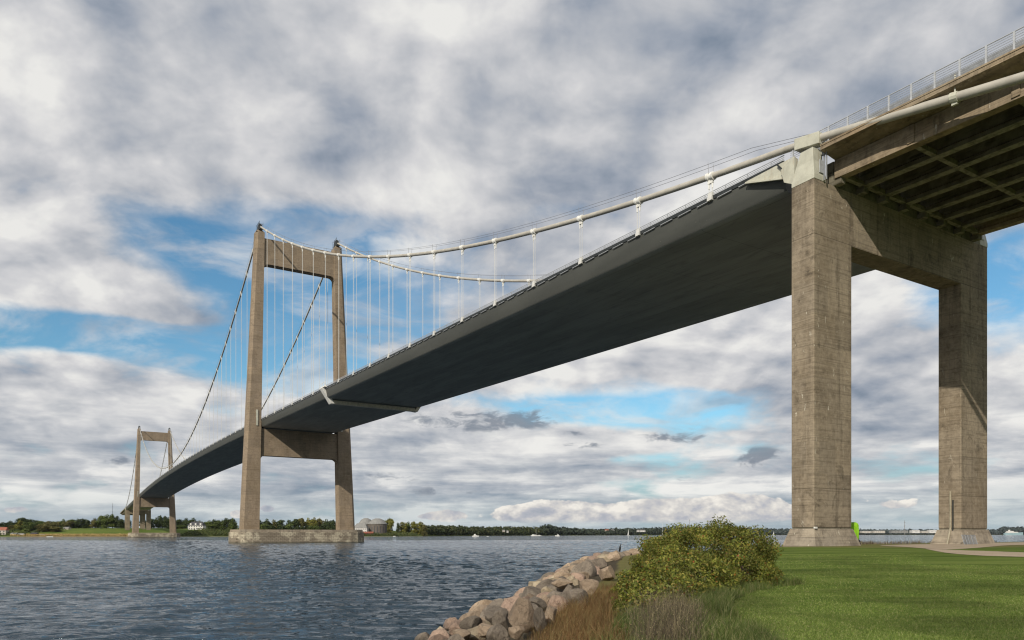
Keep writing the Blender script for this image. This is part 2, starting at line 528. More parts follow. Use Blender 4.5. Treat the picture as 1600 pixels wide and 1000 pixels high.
# main cables -----------------------------------------------------------
for sg in (-1, 1):
    pts = []; s = -46.0
    while s <= 1126.01:
        pts.append((sg * CT, s, zc(s))); s += 4.0 if -1 < s < 1081 else 4
    rr = [.375 if q[1] < -1 or q[1] > 1081 else .33 for q in pts]
    mc = MB().tube(pts, rr, 12).build('main_cable', M['cable'], bridge, smooth=True, sharp=50)
    hp = MB()
    for off in (-.42, .42):
        q = [(sg * CT + off * .8, -1.2, zc(-1.2) + .5)] + [(sg * CT + off, s, zc(s) + 1.25) for s in np.arange(6, 1075, 6.0)] + [(sg * CT + off * .8, 1081.2, zc(1081.2) + .5)]
        hp.tube(q, .022, 4)
    for k in range(1, 90):
        s = 12.0 * k
        if abs(s - 240) < 1 or abs(s - 840) < 1: continue
        for off in (-.42, .42):
            hp.tube([(sg * CT + off * .8, s, zc(s) + .2), (sg * CT + off, s, zc(s) + 1.45)], .028, 4)
    hp.build('hand_rope', M['thin'], mc)
    cb = MB()
    for s in (-14.0,):
        sl = .205
        cb.loft([[(sg * CT + r * math.cos(a), s + ds, zc(s + ds) + r * math.sin(a)) for a in (2 * math.pi * k / 12 for k in range(12))] for ds, r in ((-.28, .45), (.28, .45))])
        cb.tube([(sg * CT, s, zc(s) + .4), (sg * CT, s, zc(s) + 1.9)], .06, 6)
        cb.box(sg * CT - .12, sg * CT + .12, s - .22, s + .22, zc(s) - .6, zc(s) - .4)
    cb.build('cable_band', M['cream'], mc)


def clamp_mb(mb, t, s):
    sl = (zc(s + 1) - zc(s - 1)) / 2; c = zc(s)
    for ds in (-.42, -.38, -.14, -.1, .1, .14, .38, .42): pass
    secs = []
    for ds, r in ((-.48, .36), (-.46, .47), (-.2, .47), (-.19, .41), (.19, .41), (.2, .47), (.46, .47), (.48, .36)):
        secs.append([(t + r * math.cos(a), s + ds, c + sl * ds + r * math.sin(a)) for a in (2 * math.pi * k / 10 for k in range(10))])
    mb.loft(secs)
    mb.box(t - .12, t + .12, s - .36, s + .36, c - .78, c - .38)
    for ds in (-.24, .24): mb.tube([(t, s + ds, c - .75), (t, s + ds, c - 1.35)], [.11, .09], 6)


def rope_mb(mb, t, s, zb, seg):
    c = zc(s)
    for ds in (-.24, .24): mb.tube([(t, s + ds, c - 1.2), (t, s + ds, zb + .35)], .038, seg)
    sg = 1 if t > 0 else -1
    mb.box(t - .16, t + .16, s - .3, s + .3, zb - .12, zb + .36)
    mb.loft([[(t - sg * .05, s - .35, zb - .5), (t + sg * .24, s - .35, zb - .5), (t + sg * .24, s - .35, zb - .12), (t - sg * .05, s - .35, zb - .12)],
             [(t - sg * .05, s + .35, zb - .5), (t + sg * .24, s + .35, zb - .5), (t + sg * .24, s + .35, zb - .12), (t - sg * .05, s + .35, zb - .12)]])


hs = [(12.0 * k, sg) for k in range(1, 90) for sg in (-1, 1) if k not in (20, 70)]
rest = MB()
for i, (s, sg) in enumerate(hs):
    t = sg * CT
    zb = zd(s)
    if i < 98:
        h = MB(); rope_mb(h, t, s, zb, 6)
        ho = h.build('hanger', M['rope'], bridge)
        cm = MB(); clamp_mb(cm, t, s); cm.build('cable_clamp', M['white'], ho, smooth=True, sharp=40)
    else:
        rope_mb(rest, t, s, zb, 4); clamp_mb(rest, t, s)
tag(rest.build('hanger', M['rope'], bridge), kind='stuff')


# approach viaducts ------------------------------------------------------
def approach(name, ymax, posts=True):
    """local y runs away from the pier (0 at the pier) and is turned per end"""
    a = empty(name, (0, 0, 0), 0, bridge)
    y0, y1 = 2.0, ymax
    za = lambda y: 39.95 - .0275 * y
    def along(pr, ya=y0, yb=y1, n=6):
        return [[(t, -y, za(y) + z) for t, z in pr] for y in np.linspace(ya, yb, n)]
    MB().loft(along([(-15.25, 0), (-15.25, -.34), (-12.9, -.72), (12.9, -.72), (15.25, -.34), (15.25, 0)])).build('deck_slab', M['viaduct'], a)
    for k in range(8):
        t = -12.6 + 3.6 * k
        pr = [(t - .22, -.74), (t - .22, -1.9), (t - .42, -2.1), (t - .42, -2.48), (t + .42, -2.48), (t + .42, -2.1), (t + .22, -1.9), (t + .22, -.74)]
        if k == 0: pr = [(t - .5, -.74), (t - .5, -2.48), (t + .42, -2.48), (t + .42, -2.1), (t + .22, -1.9), (t + .22, -.74)]
        if k == 7: pr = [(t - .22, -.74), (t - .22, -1.9), (t - .42, -2.1), (t - .42, -2.48), (t + .5, -2.48), (t + .5, -.74)]
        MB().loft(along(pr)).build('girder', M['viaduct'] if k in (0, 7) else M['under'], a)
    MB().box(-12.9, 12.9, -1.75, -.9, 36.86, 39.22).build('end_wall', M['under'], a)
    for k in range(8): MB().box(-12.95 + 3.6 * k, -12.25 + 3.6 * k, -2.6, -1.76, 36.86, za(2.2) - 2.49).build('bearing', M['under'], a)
    for y in [2.45] + list(np.arange(9.4, ymax, 8.2)):
        mb = MB()
        for k in range(7):
            t = -12.6 + 3.6 * k
            mb.box(t + .425, t + 3.175, -y - .22, -y + .22, za(y) - 2.44, za(y) - 2.02)
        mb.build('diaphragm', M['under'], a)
    for sg in (-1, 1):
        # outer face pilaster strips
        for y in np.arange(9.4, min(ymax, 60), 8.2):
            MB().box(*sorted((sg * 13.11, sg * 13.2)), -y - .3, -y + .3, za(y) - 2.3, za(y) - .76).build('pilaster', M['viaduct'], a)
        cp = MB().loft([[(sg * t, -y, za(y) + z) for t, z in ((14.75, .004), (15.3, .004), (15.3, .16), (14.75, .16))] for y in np.linspace(y0, y1, 6)]).build('kerb_beam', M['viaduct'], a)
        mb = MB(); pm = MB()
        tt = sg * 15.0
        for k in range(8):
            r = .05 if k == 7 else .022
            zz = .3 + k * .193
            mb.tube([(tt, -y, za(y) + zz) for y in np.linspace(-1.5, y1, 7)], r, 5)
        y = -1.2
        while y < y1:
            pm.box(tt - .05, tt + .05, -y - .07, -y + .07, za(y) + .16, za(y) + 1.66)
            pm.box(tt - .16, tt + .16, -y - .22, -y + .22, za(y) + .15, za(y) + .25)
            y += 1.95
        mb.add(pm.v, pm.f); mb.build('guard_rail', M['galv'], a)
        cb = MB().loft([[(sg * t, -y, za(y) + z) for t, z in ((13.3, .1), (13.42, .1), (13.42, 1.75), (13.3, 1.75))] for y in np.linspace(-1, y1, 6)])
        for y in np.arange(0, y1, 4.0): cb.box(*sorted((sg * 13.15, sg * 13.29)), -y - .08, -y + .08, za(y) - .02, za(y) + 1.0)
        cb.build('crash_barrier', M['barrier'], a)
    return a


ap = approach('approach_span', 58)
ap2 = approach('approach_span', 150)
ap2.location = (0, 1080, 0); ap2.rotation_euler = (0, 0, math.pi)
# further piers that carry the two approaches
for s, fl in ((-46, False), (1122, True), (1164, True)):
    q = empty('pier', (0, s, 0), 0, bridge)
    for sg in (-1, 1):
        MB().box(*sorted((sg * 8.0, sg * 12.0)), -1.1, 1.1, -1, 36.0).build('leg', M['pier'], q)
    MB().box(-13, 13, -1.3, 1.3, 36.0, 39.95 - .0275 * (46 if s < 0 else s - 1080) - 2.52).build('crossbeam', M['pier'], q)
# vertical pipes at the expansion joint
mb = MB()
for y in (-1.95, -2.2): mb.tube([(-14.6, y, 36.9), (-14.6, y, 39.5)], .07, 6)
mb.build('downpipe', M['barrier'], bridge)

# inspection gantry hung below the side span
gs = 157.0; gz = zd(gs)
gan = empty('inspection_gantry', BW(0, gs, gz - 4.4), TH)
tag(gan, 'pale steel inspection gantry hung under the deck beside the near pylon', 'gantry')
mb = MB()
mb.box(-12.6, 12.6, -.7, .7, .0, .16)
for y in (-.7, .7):
    mb.bar((-12.6, y, .95), (12.6, y, .95), .1); mb.bar((-12.6, y, .5), (12.6, y, .5), .07)
    mb.box(-12.6, 12.6, y - .05, y + .05, .1, 1.0)
    for t in np.arange(-12, 12.1, 2): mb.bar((t, y, .1), (t, y, .95), .07)
mb.build('platform', M['gantry'], gan)
for sg in (-1, 1):
    mb = MB()
    mb.loft([[(sg * 12.2, y, .0), (sg * 13.3, y, -.1), (sg * 15.9, y, 3.9), (sg * 15.1, y, 4.2)] for y in (-1.0, 1.0)])
    mb.build('end_arm', M['gantry'] if sg > 0 else M['white'], gan, bevel=.04)
    mb = MB()
    mb.box(*sorted((sg * 14.85, sg * 15.7)), -2.4, 2.4, 4.2, 4.45)
    for y in (-2.2, 0, 2.2):
        mb.bar((sg * 15.5, y, 4.4), (sg * 15.5, y, 5.6), .08)
    mb.bar((sg * 15.5, -2.2, 5.6), (sg * 15.5, 2.2, 5.6), .08)
    mb.tube([(sg * 15.1, -1.6, 4.45), (sg * 15.1, -1.6, 4.9)], .22, 8); mb.tube([(sg * 15.1, 1.6, 4.45), (sg * 15.1, 1.6, 4.9)], .22, 8)
    mb.build('trolley', M['white'], gan)

# ------------------------------------------------------------------ near land
SHORE = np.array([(-34, -90), (-5.5, -40), (-3.9, 0), (-3.3, 12), (-1.85, 25), (.45, 35.3), (1.55, 42.7), (4.2, 57), (7.4, 65), (12.5, 72.5), (20, 80),
                  (30, 90), (45, 104), (70, 122), (110, 150), (180, 190), (320, 215), (520, 170), (700, 60), (760, -90)], float)


def shore_d(X, Y):
    """signed distance to the shoreline, positive on land"""
    X = np.asarray(X, float); Y = np.asarray(Y, float)
    best = np.full(X.shape, 1e9); inside = np.zeros(X.shape, bool)
    n = len(SHORE)
    for i in range(n):
        ax, ay = SHORE[i]; bx, by = SHORE[(i + 1) % n]
        c = ((ay > Y) != (by > Y)) & (X < (bx - ax) * (Y - ay) / (by - ay + 1e-12) + ax)
        inside ^= c
        if i < n - 1:
            dx, dy = bx - ax, by - ay
            k = np.clip(((X - ax) * dx + (Y - ay) * dy) / (dx * dx + dy * dy), 0, 1)
            best = np.minimum(best, np.hypot(X - ax - k * dx, Y - ay - k * dy))
    return np.where(inside, best, -best)


def sstep(x, a, b):
    k = np.clip((x - a) / (b - a), 0, 1); return k * k * (3 - 2 * k)


def ground_z(X, Y):
    X = np.asarray(X, float); Y = np.asarray(Y, float)
    d = shore_d(X, Y)
    pl = 1.62 + .58 * sstep(Y, 14, 62) * sstep(d, 5, 15) + .05 * np.sin(X * .21 + 1) * np.sin(Y * .17)
    w = 4.6 + 11 * sstep(Y, 68, 95)
    land = pl * np.clip(d / w, 0, 1) ** .8
    land = np.where(d > w, pl, land)
    return np.where(d < 0, np.maximum(d * .3, -3.2), land)


def gz1(x, y): return float(ground_z(np.array([x]), np.array([y]))[0])


def axis(*seg):
    out = []
    for a, b, st in seg: out += list(np.arange(a, b, st))
    return np.array(out + [seg[-1][1]])


def grid_mesh(name, xs, ys, zf, mat, keep=None):
    XX, YY = np.meshgrid(xs, ys); ZZ = zf(XX, YY)
    nx, ny = len(xs), len(ys)
    V = np.stack([XX, YY, ZZ], -1).reshape(-1, 3)
    i = np.arange(nx - 1)[None, :] + nx * np.arange(ny - 1)[:, None]
    F = np.stack([i, i + 1, i + nx + 1, i + nx], -1).reshape(-1, 4)
    if keep is not None: F = F[keep(V[F].mean(1))]
    return np_mesh(name, V, F, mat, smooth=True)


def _ground(g):
    o = objco(g)
    a = g.n('ShaderNodeAttribute', attribute_name='sand').outputs['Fac']
    rgh = g.n('ShaderNodeAttribute', attribute_name='rough').outputs['Fac']
    n1 = g.noise(g.map(o, (.7, 1.3, 1)), .16, 4, .55); n2 = g.noise(o, 2.2, 6, .7); n3 = g.noise(o, 30, 3, .7)
    mow = g.noise(g.map(o, (.13, .75, 1), rot=(0, 0, R(-12))), 1, 4, .55, .4)
    c = g.mix(g.ss(n1, .35, .65), (.07, .106, .018), (.108, .15, .028))
    c = g.mix(g.ss(mow, .42, .6, 0, .75), c, (.17, .21, .05))
    c = g.mix(g.ss(n2, .5, .8, 0, .5), c, (.045, .078, .012))
    c = g.mix(g.ss(n3, .4, .75, 0, .55), c, (.05, .085, .015))
    dry = g.mix(g.ss(n2, .35, .7), (.19, .155, .07), (.11, .12, .035))
    c = g.mix(g.mul(rgh, g.ss(n2, .2, .55, .35, 1)), c, dry)
    sand = g.mix(g.ss(n2, .3, .7), (.36, .29, .19), (.26, .2, .13))
    sand = g.mix(g.ss(g.sep(o)[1], 64, 70, 1, 0), sand, g.mix(n3, (.035, .03, .022), (.11, .09, .06)))
    c = g.mix(g.ss(g.add(a, g.mul(g.sub(n2, .5), .6)), .35, .7), c, sand)
    setp(g, c, .95, g.bump(g.add(n3, g.mul(n2, 1.2)), .8, .06), spec=.05)
M['ground'] = material('lawn_ground', _ground)

gxs = axis((-40, -16, 3), (-16, 30, .4), (30, 90, 1), (90, 160, 3), (160, 780, 15))
gys = axis((-95, 0, 4), (0, 70, .4), (70, 130, 1), (130, 240, 3.5))
ground = grid_mesh('ground', gxs, gys, ground_z, M['ground'], lambda c: c[:, 2] > -3.1)
tag(ground, 'mown lawn and sandy shore below the near pier', 'ground', kind='structure')
gco = np.zeros(len(ground.data.vertices) * 3, np.float32); ground.data.vertices.foreach_get('co', gco); gco = gco.reshape(-1, 3)
gd = shore_d(gco[:, 0], gco[:, 1])
sandv = np.where(gco[:, 1] > 66, 1 - sstep(gd, 9, 17), 1 - sstep(gd, 4.2, 5.2))
roughv = np.maximum(1 - sstep(gd, 5, 10), sstep(gco[:, 1] + .25 * np.sin(gco[:, 0] * .9), 58, 63) * (1 - sstep(gco[:, 0], 60, 90)) * .8)
for nm, arr in (('sand', sandv), ('rough', roughv)):
    at_ = ground.data.attributes.new(nm, 'FLOAT', 'POINT'); at_.data.foreach_set('value', arr.astype(np.float32))


def _gravel(g):
    o = objco(g); n = g.noise(o, .6, 5, .6); f = g.noise(o, 14, 5, .75)
    c = g.mix(g.ss(n, .3, .7), (.36, .285, .205), (.28, .22, .155))
    c = g.mix(g.ss(f, .4, .7, 0, .6), c, (.5, .42, .32))
    c = g.mix(g.ss(g.noise(o, .35, 6, .7), .56, .68, 0, .7), c, (.12, .12, .045))
    setp(g, c, .95, g.bump(f, .6, .03), spec=.1)
M['gravel'] = material('gravel', _gravel)


def path_mesh(polys):
    bm = bmesh.new()
    for k, poly in enumerate(polys):
        n = len(poly); sm = []
        for i in range(n):                                  # Catmull-Rom outline
            p0, p1, p2, p3 = (Vector((*poly[(i + j) % n], 0)) for j in (-1, 0, 1, 2))
            for t in (0, .25, .5, .75):
                sm.append(.5 * ((2 * p1) + (p2 - p0) * t + (2 * p0 - 5 * p1 + 4 * p2 - p3) * t * t + (3 * p1 - p0 - 3 * p2 + p3) * t ** 3))
        vs = [bm.verts.new(p) for p in sm]
        bm.faces.new(vs)
    bmesh.ops.triangulate(bm, faces=bm.faces)
    for _ in range(4): bmesh.ops.subdivide_edges(bm, edges=[e for e in bm.edges if e.calc_length() > 1.2], cuts=1, use_grid_fill=False); bmesh.ops.triangulate(bm, faces=bm.faces)
    vv = np.array([v.co[:] for v in bm.verts]); z = ground_z(vv[:, 0], vv[:, 1])
    for v, zz in zip(bm.verts, z): v.co.z = zz + .02
    me = bpy.data.meshes.new('gravel_path'); bm.to_mesh(me); bm.free(); me.materials.append(M['gravel'])
    o = bpy.data.objects.new('gravel_path', me); COL.objects.link(o); return o
def ground_hit(px, py):
    """where the line of sight through a photo point meets the land"""
    f = lambda Y: hz(py, Y) - gz1(at(px, Y), Y)
    Y = 20.0
    while Y < 118 and f(Y) > 0: Y += .5
    lo, hi = Y - .5, Y
    for _ in range(20):
        m_ = (lo + hi) / 2
        if f(m_) > 0: lo = m_
        else: hi = m_
    return at(px, hi), hi


tag(path_mesh([[ground_hit(*p) for p in ((1375, 852.6), (1417, 855), (1450, 857.6), (1490, 858.3), (1530, 856), (1600, 851.8), (1690, 849.8), (1700, 846.5), (1600, 847.2), (1500, 849), (1440, 850.6), (1400, 851.6))]]),
    'pale gravel track curving past the foot of the right pier leg', 'path', kind='structure')
tag(path_mesh([[ground_hit(*p) for p in ((1446, 857.9), (1475, 863.6), (1530, 868.3), (1600, 870.5), (1700, 874), (1760, 872), (1700, 866.5), (1600, 863.5), (1540, 861.3), (1485, 859.2), (1462, 858.3))]]),
    'pale gravel branch track crossing the lawn', 'path', kind='structure')


# ------------------------------------------------------------------ water
def _water(g):
    o = objco(g)
    p = g.map(o, (.36, 1.35, 1), rot=(0, 0, R(8)))
    w1 = g.noise(p, .3, 3, .55, .6); w2 = g.noise(p, 1.5, 4, .6, .8); w3 = g.noise(g.map(o, (.5, 1, 1)), 5.5, 3, .6, .4)
    sw = g.noise(g.map(o, (.02, .05, 1), rot=(0, 0, R(20))), 1, 3, .55)
    amp = g.ss(sw, .3, .7, .6, 1.25)
    far = g.ss(g.sep(o)[1], 150, 450)
    h = g.add(g.mul(g.mul(w1, 1.3), g.ss(far, 0, 1, .25, 1.2)), g.mul(w2, .42), g.mul(w3, .05))
    setp(g, (.015, .031, .046), .06, g.bump(g.mul(h, amp), 1.0, .6), spec=.5)
    g.bs.inputs['IOR'].default_value = 1.333
M['water'] = material('choppy_water', _water)
wr = np.random.default_rng(5)
WAVES = []
for k_ in range(46):
    L = 10 ** wr.uniform(math.log10(.36), math.log10(3.0)); th_ = math.radians(-80 + wr.normal(0, 20))
    WAVES.append((2 * math.pi / L * math.cos(th_), 2 * math.pi / L * math.sin(th_), (.0115 * L), wr.uniform(0, 6.28)))


def wave_z(X, Y):
    z = np.zeros_like(X, float)
    gust = .75 + .3 * np.sin(X * .021 + Y * .013) * np.sin(Y * .017 - X * .011 + 1)
    for kx, ky, a_, ph in WAVES:
        q = np.sin(kx * X + ky * Y + ph); z += a_ * (q + .35 * q * q)
    return z * gust * WAVE_AMP - .03


WAVE_AMP = .74
# one sheet: fine rows near the shore, coarser ones out to the horizon
rows_y = [-200, -100, -40, -10, 5, 16]
while rows_y[-1] < 420: rows_y.append(rows_y[-1] + max(.14, rows_y[-1] * .0040))
rows_y += list(np.geomspace(rows_y[-1] * 1.02, 12000, 60))
rows_y = np.array(rows_y)
cols = np.concatenate([[-1.4, -1.2], np.linspace(-1.0, .30, 760), [.5, .8, 1.4]])
CX, RY = np.meshgrid(cols, rows_y)
RW = np.maximum(RY, 30.0)
WX = CX * np.where(RY < 30, 30, RY) * 1.0
WX = np.where(np.abs(CX) > 1.1, np.sign(CX) * np.maximum(np.abs(WX), 900), WX)
fade = (1 - sstep(RY, 300, 480)) * sstep(RY, 8, 14) * (1 - sstep(np.abs(CX + .35), .66, .72))
WZ = wave_z(WX, RY) * fade
V = np.stack([WX, RY, WZ], -1).reshape(-1, 3); nx = len(cols)
i = np.arange(nx - 1)[None, :] + nx * np.arange(len(rows_y) - 1)[:, None]
F = np.stack([i, i + 1, i + nx + 1, i + nx], -1).reshape(-1, 4)
water = np_mesh('water', V, F, M['water'], smooth=True)
tag(water, 'choppy dark blue water of the strait', 'water', kind='structure')

# ------------------------------------------------------------------ boulders
def rock_mesh(seed, cuts=11, rough=.05, sub=3):
    r = random.Random(seed)
    bm = bmesh.new(); bmesh.ops.create_icosphere(bm, subdivisions=sub, radius=1)
    pl = []
    for _ in range(cuts):
        n = Vector((r.gauss(0, 1), r.gauss(0, 1), r.gauss(0, .9))).normalized(); pl.append((n, r.uniform(.42, .78)))
    off = Vector((r.uniform(-50, 50),) * 3)
    for v in bm.verts:
        p = v.co.copy()
        for n, d in pl:
            k = p.dot(n)
            if k > d: p -= n * (k - d) * .96
        p += v.co.normalized() * (mnoise.fractal(p * 2.2 + off, 1.0, 2.1, 5) * rough + mnoise.noise(p * .9 + off) * .05)
        v.co = p
    me = bpy.data.meshes.new('boulder'); bm.to_mesh(me); bm.free()
    for p in me.polygons: p.use_smooth = True
    me.set_sharp_from_angle(angle=R(20))
    return me


def rock_mat(name, a, b, c):
    def fn(g):
        o = objco(g); pos = g.n('ShaderNodeNewGeometry').outputs['Position']; z = g.sep(pos)[2]
        rnd = g.n('ShaderNodeObjectInfo').outputs['Random']
        v = g.n('ShaderNodeVectorMath', operation='ADD'); g.put(v.inputs[0], o); g.put(v.inputs[1], g.vec(g.mul(rnd, 40), 0, 0)); o = v.outputs[0]
        n = g.noise(o, 1.3, 6, .65, .5); f = g.noise(o, 16, 4, .75); l = g.noise(o, 3.2, 6, .7)
        col = g.mix(g.ss(n, .35, .65), a, b)
        col = g.mix(g.ss(f, .52, .7, 0, .6), col, c)
        col = g.mix(g.ss(f, .30, .42, .5, 0), col, tuple(k * .4 for k in a))
        col = g.mix(g.ss(l, .58, .68, 0, .6), col, tuple(k * .45 for k in b))
        ck = g.m('ABSOLUTE', g.sub(g.noise(o, 1.5, 5, .55, .6), .5))
        col = g.mix(g.ss(ck, .0, .014, .75, 0), col, tuple(k * .3 for k in b))
        band = g.noise(g.map(o, (.6, 3.5, 1.2), rot=(.5, .3, .2)), 1.2, 5, .6)
        col = g.mix(g.ss(band, .5, .66, 0, .45), col, tuple(k * .55 for k in b))
        hs_ = g.n('ShaderNodeHueSaturation'); g.put(hs_.inputs['Color'], col); g.put(hs_.inputs['Value'], g.ss(rnd, 0, 1, .72, 1.2, True)); col = hs_.outputs[0]
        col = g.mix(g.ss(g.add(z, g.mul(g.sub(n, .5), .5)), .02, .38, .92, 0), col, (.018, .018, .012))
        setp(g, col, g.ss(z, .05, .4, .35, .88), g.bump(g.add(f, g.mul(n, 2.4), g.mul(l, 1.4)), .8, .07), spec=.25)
    return material(name, fn)
RM = {'tan': rock_mat('tan_granite', (.41, .31, .215), (.32, .235, .16), (.55, .46, .35)),
      'pinkish': rock_mat('pink_granite', (.43, .30, .22), (.33, .23, .17), (.54, .43, .34)),
      'grey': rock_mat('grey_granite', (.26, .215, .165), (.19, .155, .12), (.38, .33, .26)),
      'cream': rock_mat('cream_granite', (.47, .39, .27), (.40, .31, .2), (.56, .49, .37))}
rock_shapes = [rock_mesh(100 + i, rng.choice((8, 10, 13, 16)), rng.choice((.02, .03, .045)), 4) for i in range(30)]
big_facet = [rock_mesh(400 + i, 9, .02, 4) for i in range(8)]
placed = []


def boulder(x, y, z, sx, sy, sz, tone, label, mesh=None, rot=None):
    o = bpy.data.objects.new('boulder', mesh or rng.choice(rock_shapes)); COL.objects.link(o)
    if not o.data.materials: o.data.materials.append(None)
    o.material_slots[0].link = 'OBJECT'; o.material_slots[0].material = RM[tone]
    o.location = (x, y, z); o.scale = (sx, sy, sz)
    o.rotation_euler = rot or (rng.uniform(-.5, .5), rng.uniform(-.5, .5), rng.uniform(0, 6.28))
    tag(o, label, 'boulder', 'boulders of the rock bank along the water')
    placed.append((x, y, max(sx, sy)))
    return o


# the boulders that stand out: photo column, row of their middle, size in px, tone, label
def on_bank(px, py, up):
    """the point of the bank, raised by up metres, seen in that direction"""
    Y = 8.0
    while Y < 75:
        x = at(px, Y); z = hz(py, Y)
        if z <= gz1(x, Y) + up: return x, Y, z
        Y += .05
    return at(px, 60), 60, 1.6
BIG = [(843, 917, 42, 31, 'cream', 'largest pale cream boulder with flat sunlit facets above the water', .35),
       (813, 961, 54, 46, 'tan', 'broad tan wedge-shaped boulder with a dark gap below its right side', .5),
       (870, 944, 36, 24, 'pinkish', 'pinkish squarish boulder at the top edge of the brown grass', .35),
       (902, 935, 38, 26, 'grey', 'rounded purple-brown boulder half sunk in dry grass under the bush', .3),
       (909, 893, 42, 34, 'grey', 'large grey-brown boulder standing high midway along the rock bank', .4),
       (706, 975, 36, 24, 'pinkish', 'smooth pinkish boulder at the water near the bottom of the bank', .3),
       (738, 976, 36, 24, 'grey', 'smooth egg-shaped grey-brown boulder in the front of the bank', .35),
       (689, 989, 30, 24, 'cream', 'rounded pale cream boulder nearest to the water at the bottom', .3),
       (779, 992, 36, 26, 'grey', 'dark grey rounded boulder at the bottom edge of the rock bank', .4),
       (805, 988, 32, 22, 'tan', 'tan rounded boulder beside the dark grey one by the brown grass', .35),
       (757, 957, 48, 20, 'tan', 'long low tan boulder lying along the waterline', .25),
       (785, 967, 32, 28, 'grey', 'dark shaded grey boulder left of the broad tan wedge', .3),
       (948, 893, 30, 25, 'tan', 'tan boulder against the left foot of the green bush', .35),
       (922, 917, 38, 20, 'tan', 'sloping tan slab right of the pale cream boulder', .35),
       (880, 911, 34, 14, 'tan', 'flat-topped tan boulder just right of the pale cream one', .4),
       (836, 941, 42, 16, 'grey', 'low grey slab below the pale cream boulder', .3),
       (760, 983, 38, 22, 'tan', 'tan boulder between the two dark grey ones near the bottom', .35),
       (885, 928, 24, 26, 'grey', 'dark split boulder in the shade between pink and cream rocks', .3),
       (845, 968, 22, 34, 'grey', 'upright dark boulder beside the broad tan wedge', .35),
       (936, 873, 28, 16, 'pinkish', 'pinkish boulder on the crest left of the black bird', .35),
       (960, 868, 22, 14, 'tan', 'rounded tan boulder under the black bird', .35),
       (720, 993, 34, 16, 'tan', 'low tan boulder between the cream one and dark grey one', .3),
       (862, 959, 24, 30, 'tan', 'tan upright boulder at the left end of the brown grass', .35)]
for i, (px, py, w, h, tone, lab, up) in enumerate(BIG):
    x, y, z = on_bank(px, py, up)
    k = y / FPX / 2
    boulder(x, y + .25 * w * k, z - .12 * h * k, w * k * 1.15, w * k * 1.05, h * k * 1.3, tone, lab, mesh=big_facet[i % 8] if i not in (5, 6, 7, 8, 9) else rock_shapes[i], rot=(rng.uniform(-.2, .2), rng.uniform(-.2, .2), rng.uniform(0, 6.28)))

# the rest of the bank, row by row from the water up
ORD = ['first', 'second', 'third', 'fourth', 'fifth', 'sixth', 'seventh', 'eighth', 'ninth', 'tenth', '11th', '12th', '13th']
def nth(i): return ORD[i] if i < 13 else f"{i + 1}{'st' if i % 10 == 0 and i != 10 else 'nd' if i % 10 == 1 and i != 11 else 'rd' if i % 10 == 2 and i != 12 else 'th'}"
seg = SHORE[2:10]; cum = np.concatenate([[0], np.cumsum(np.hypot(*np.diff(seg, axis=0).T))])
rows = [(.0, .40, 'row awash at the waterline'), (.8, .5, 'lowest dry row of the bank'), (1.65, .55, 'second row above the water'), (2.5, .58, 'third row above the water'), (3.3, .54, 'top row of the bank')]
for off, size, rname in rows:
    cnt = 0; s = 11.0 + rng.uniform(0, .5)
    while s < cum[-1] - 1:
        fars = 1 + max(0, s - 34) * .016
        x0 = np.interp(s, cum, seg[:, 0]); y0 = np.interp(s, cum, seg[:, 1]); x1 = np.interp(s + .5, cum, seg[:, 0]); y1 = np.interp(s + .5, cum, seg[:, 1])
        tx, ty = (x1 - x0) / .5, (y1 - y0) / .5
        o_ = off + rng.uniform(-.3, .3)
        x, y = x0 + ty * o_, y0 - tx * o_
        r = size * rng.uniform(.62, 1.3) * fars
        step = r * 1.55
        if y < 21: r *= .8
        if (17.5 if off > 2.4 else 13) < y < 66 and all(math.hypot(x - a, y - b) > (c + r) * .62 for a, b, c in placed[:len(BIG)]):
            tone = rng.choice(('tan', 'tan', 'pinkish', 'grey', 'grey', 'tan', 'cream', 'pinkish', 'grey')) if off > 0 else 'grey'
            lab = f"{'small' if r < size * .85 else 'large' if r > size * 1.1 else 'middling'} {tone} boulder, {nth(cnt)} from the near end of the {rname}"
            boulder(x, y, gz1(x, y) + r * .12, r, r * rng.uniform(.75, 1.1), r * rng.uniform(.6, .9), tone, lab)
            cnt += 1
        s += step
# dark loose stones between them
# ------------------------------------------------------------------ leaf and blade generators
def leaf_cards(P, N, size, aspect=.6, jitter=.8):
    """bent leaf quads at points P facing roughly N"""
    n = len(P)
    N = N + nr.normal(0, jitter, (n, 3)); N /= np.linalg.norm(N, axis=1)[:, None]
    u = np.cross(N, nr.normal(0, 1, (n, 3))); u /= np.linalg.norm(u, axis=1)[:, None] + 1e-9
    w = np.cross(N, u)
    s = (size * nr.uniform(.6, 1.35, n))[:, None]
    a = P + u * s; c = P - u * s
    b = P + w * s * aspect + N * s * .22; d = P - w * s * aspect + N * s * .22
    V = np.stack([a, b, c, d], 1).reshape(-1, 3)
    return V, np.arange(4 * n).reshape(n, 4)


def blades(P, H, W, lean=.35, curl=.25):
    n = len(P)
    a = nr.uniform(0, 2 * np.pi, n); d = np.stack([np.cos(a), np.sin(a), np.zeros(n)], 1)
    b = a + np.pi / 2 + nr.normal(0, .5, n); e = np.stack([np.cos(b), np.sin(b), np.zeros(n)], 1)
    l = nr.normal(0, lean, n)[:, None]; H = H[:, None]; W = W[:, None]; up = np.array([[0, 0, 1.0]])
    m = P + up * H * .55 + d * H * l * .4; t = P + up * H * nr.uniform(.85, 1.05, n)[:, None] + d * H * (l + np.sign(l) * curl)
    V = np.stack([P - e * W, P + e * W, m + e * W * .7, m - e * W * .7, t + e * W * .08, t - e * W * .08], 1).reshape(-1, 3)
    i = (np.arange(n) * 6)[:, None]
    F = np.concatenate([i + np.array([[0, 1, 2, 3]]), i + np.array([[3, 2, 4, 5]])], 0)
    return V, F


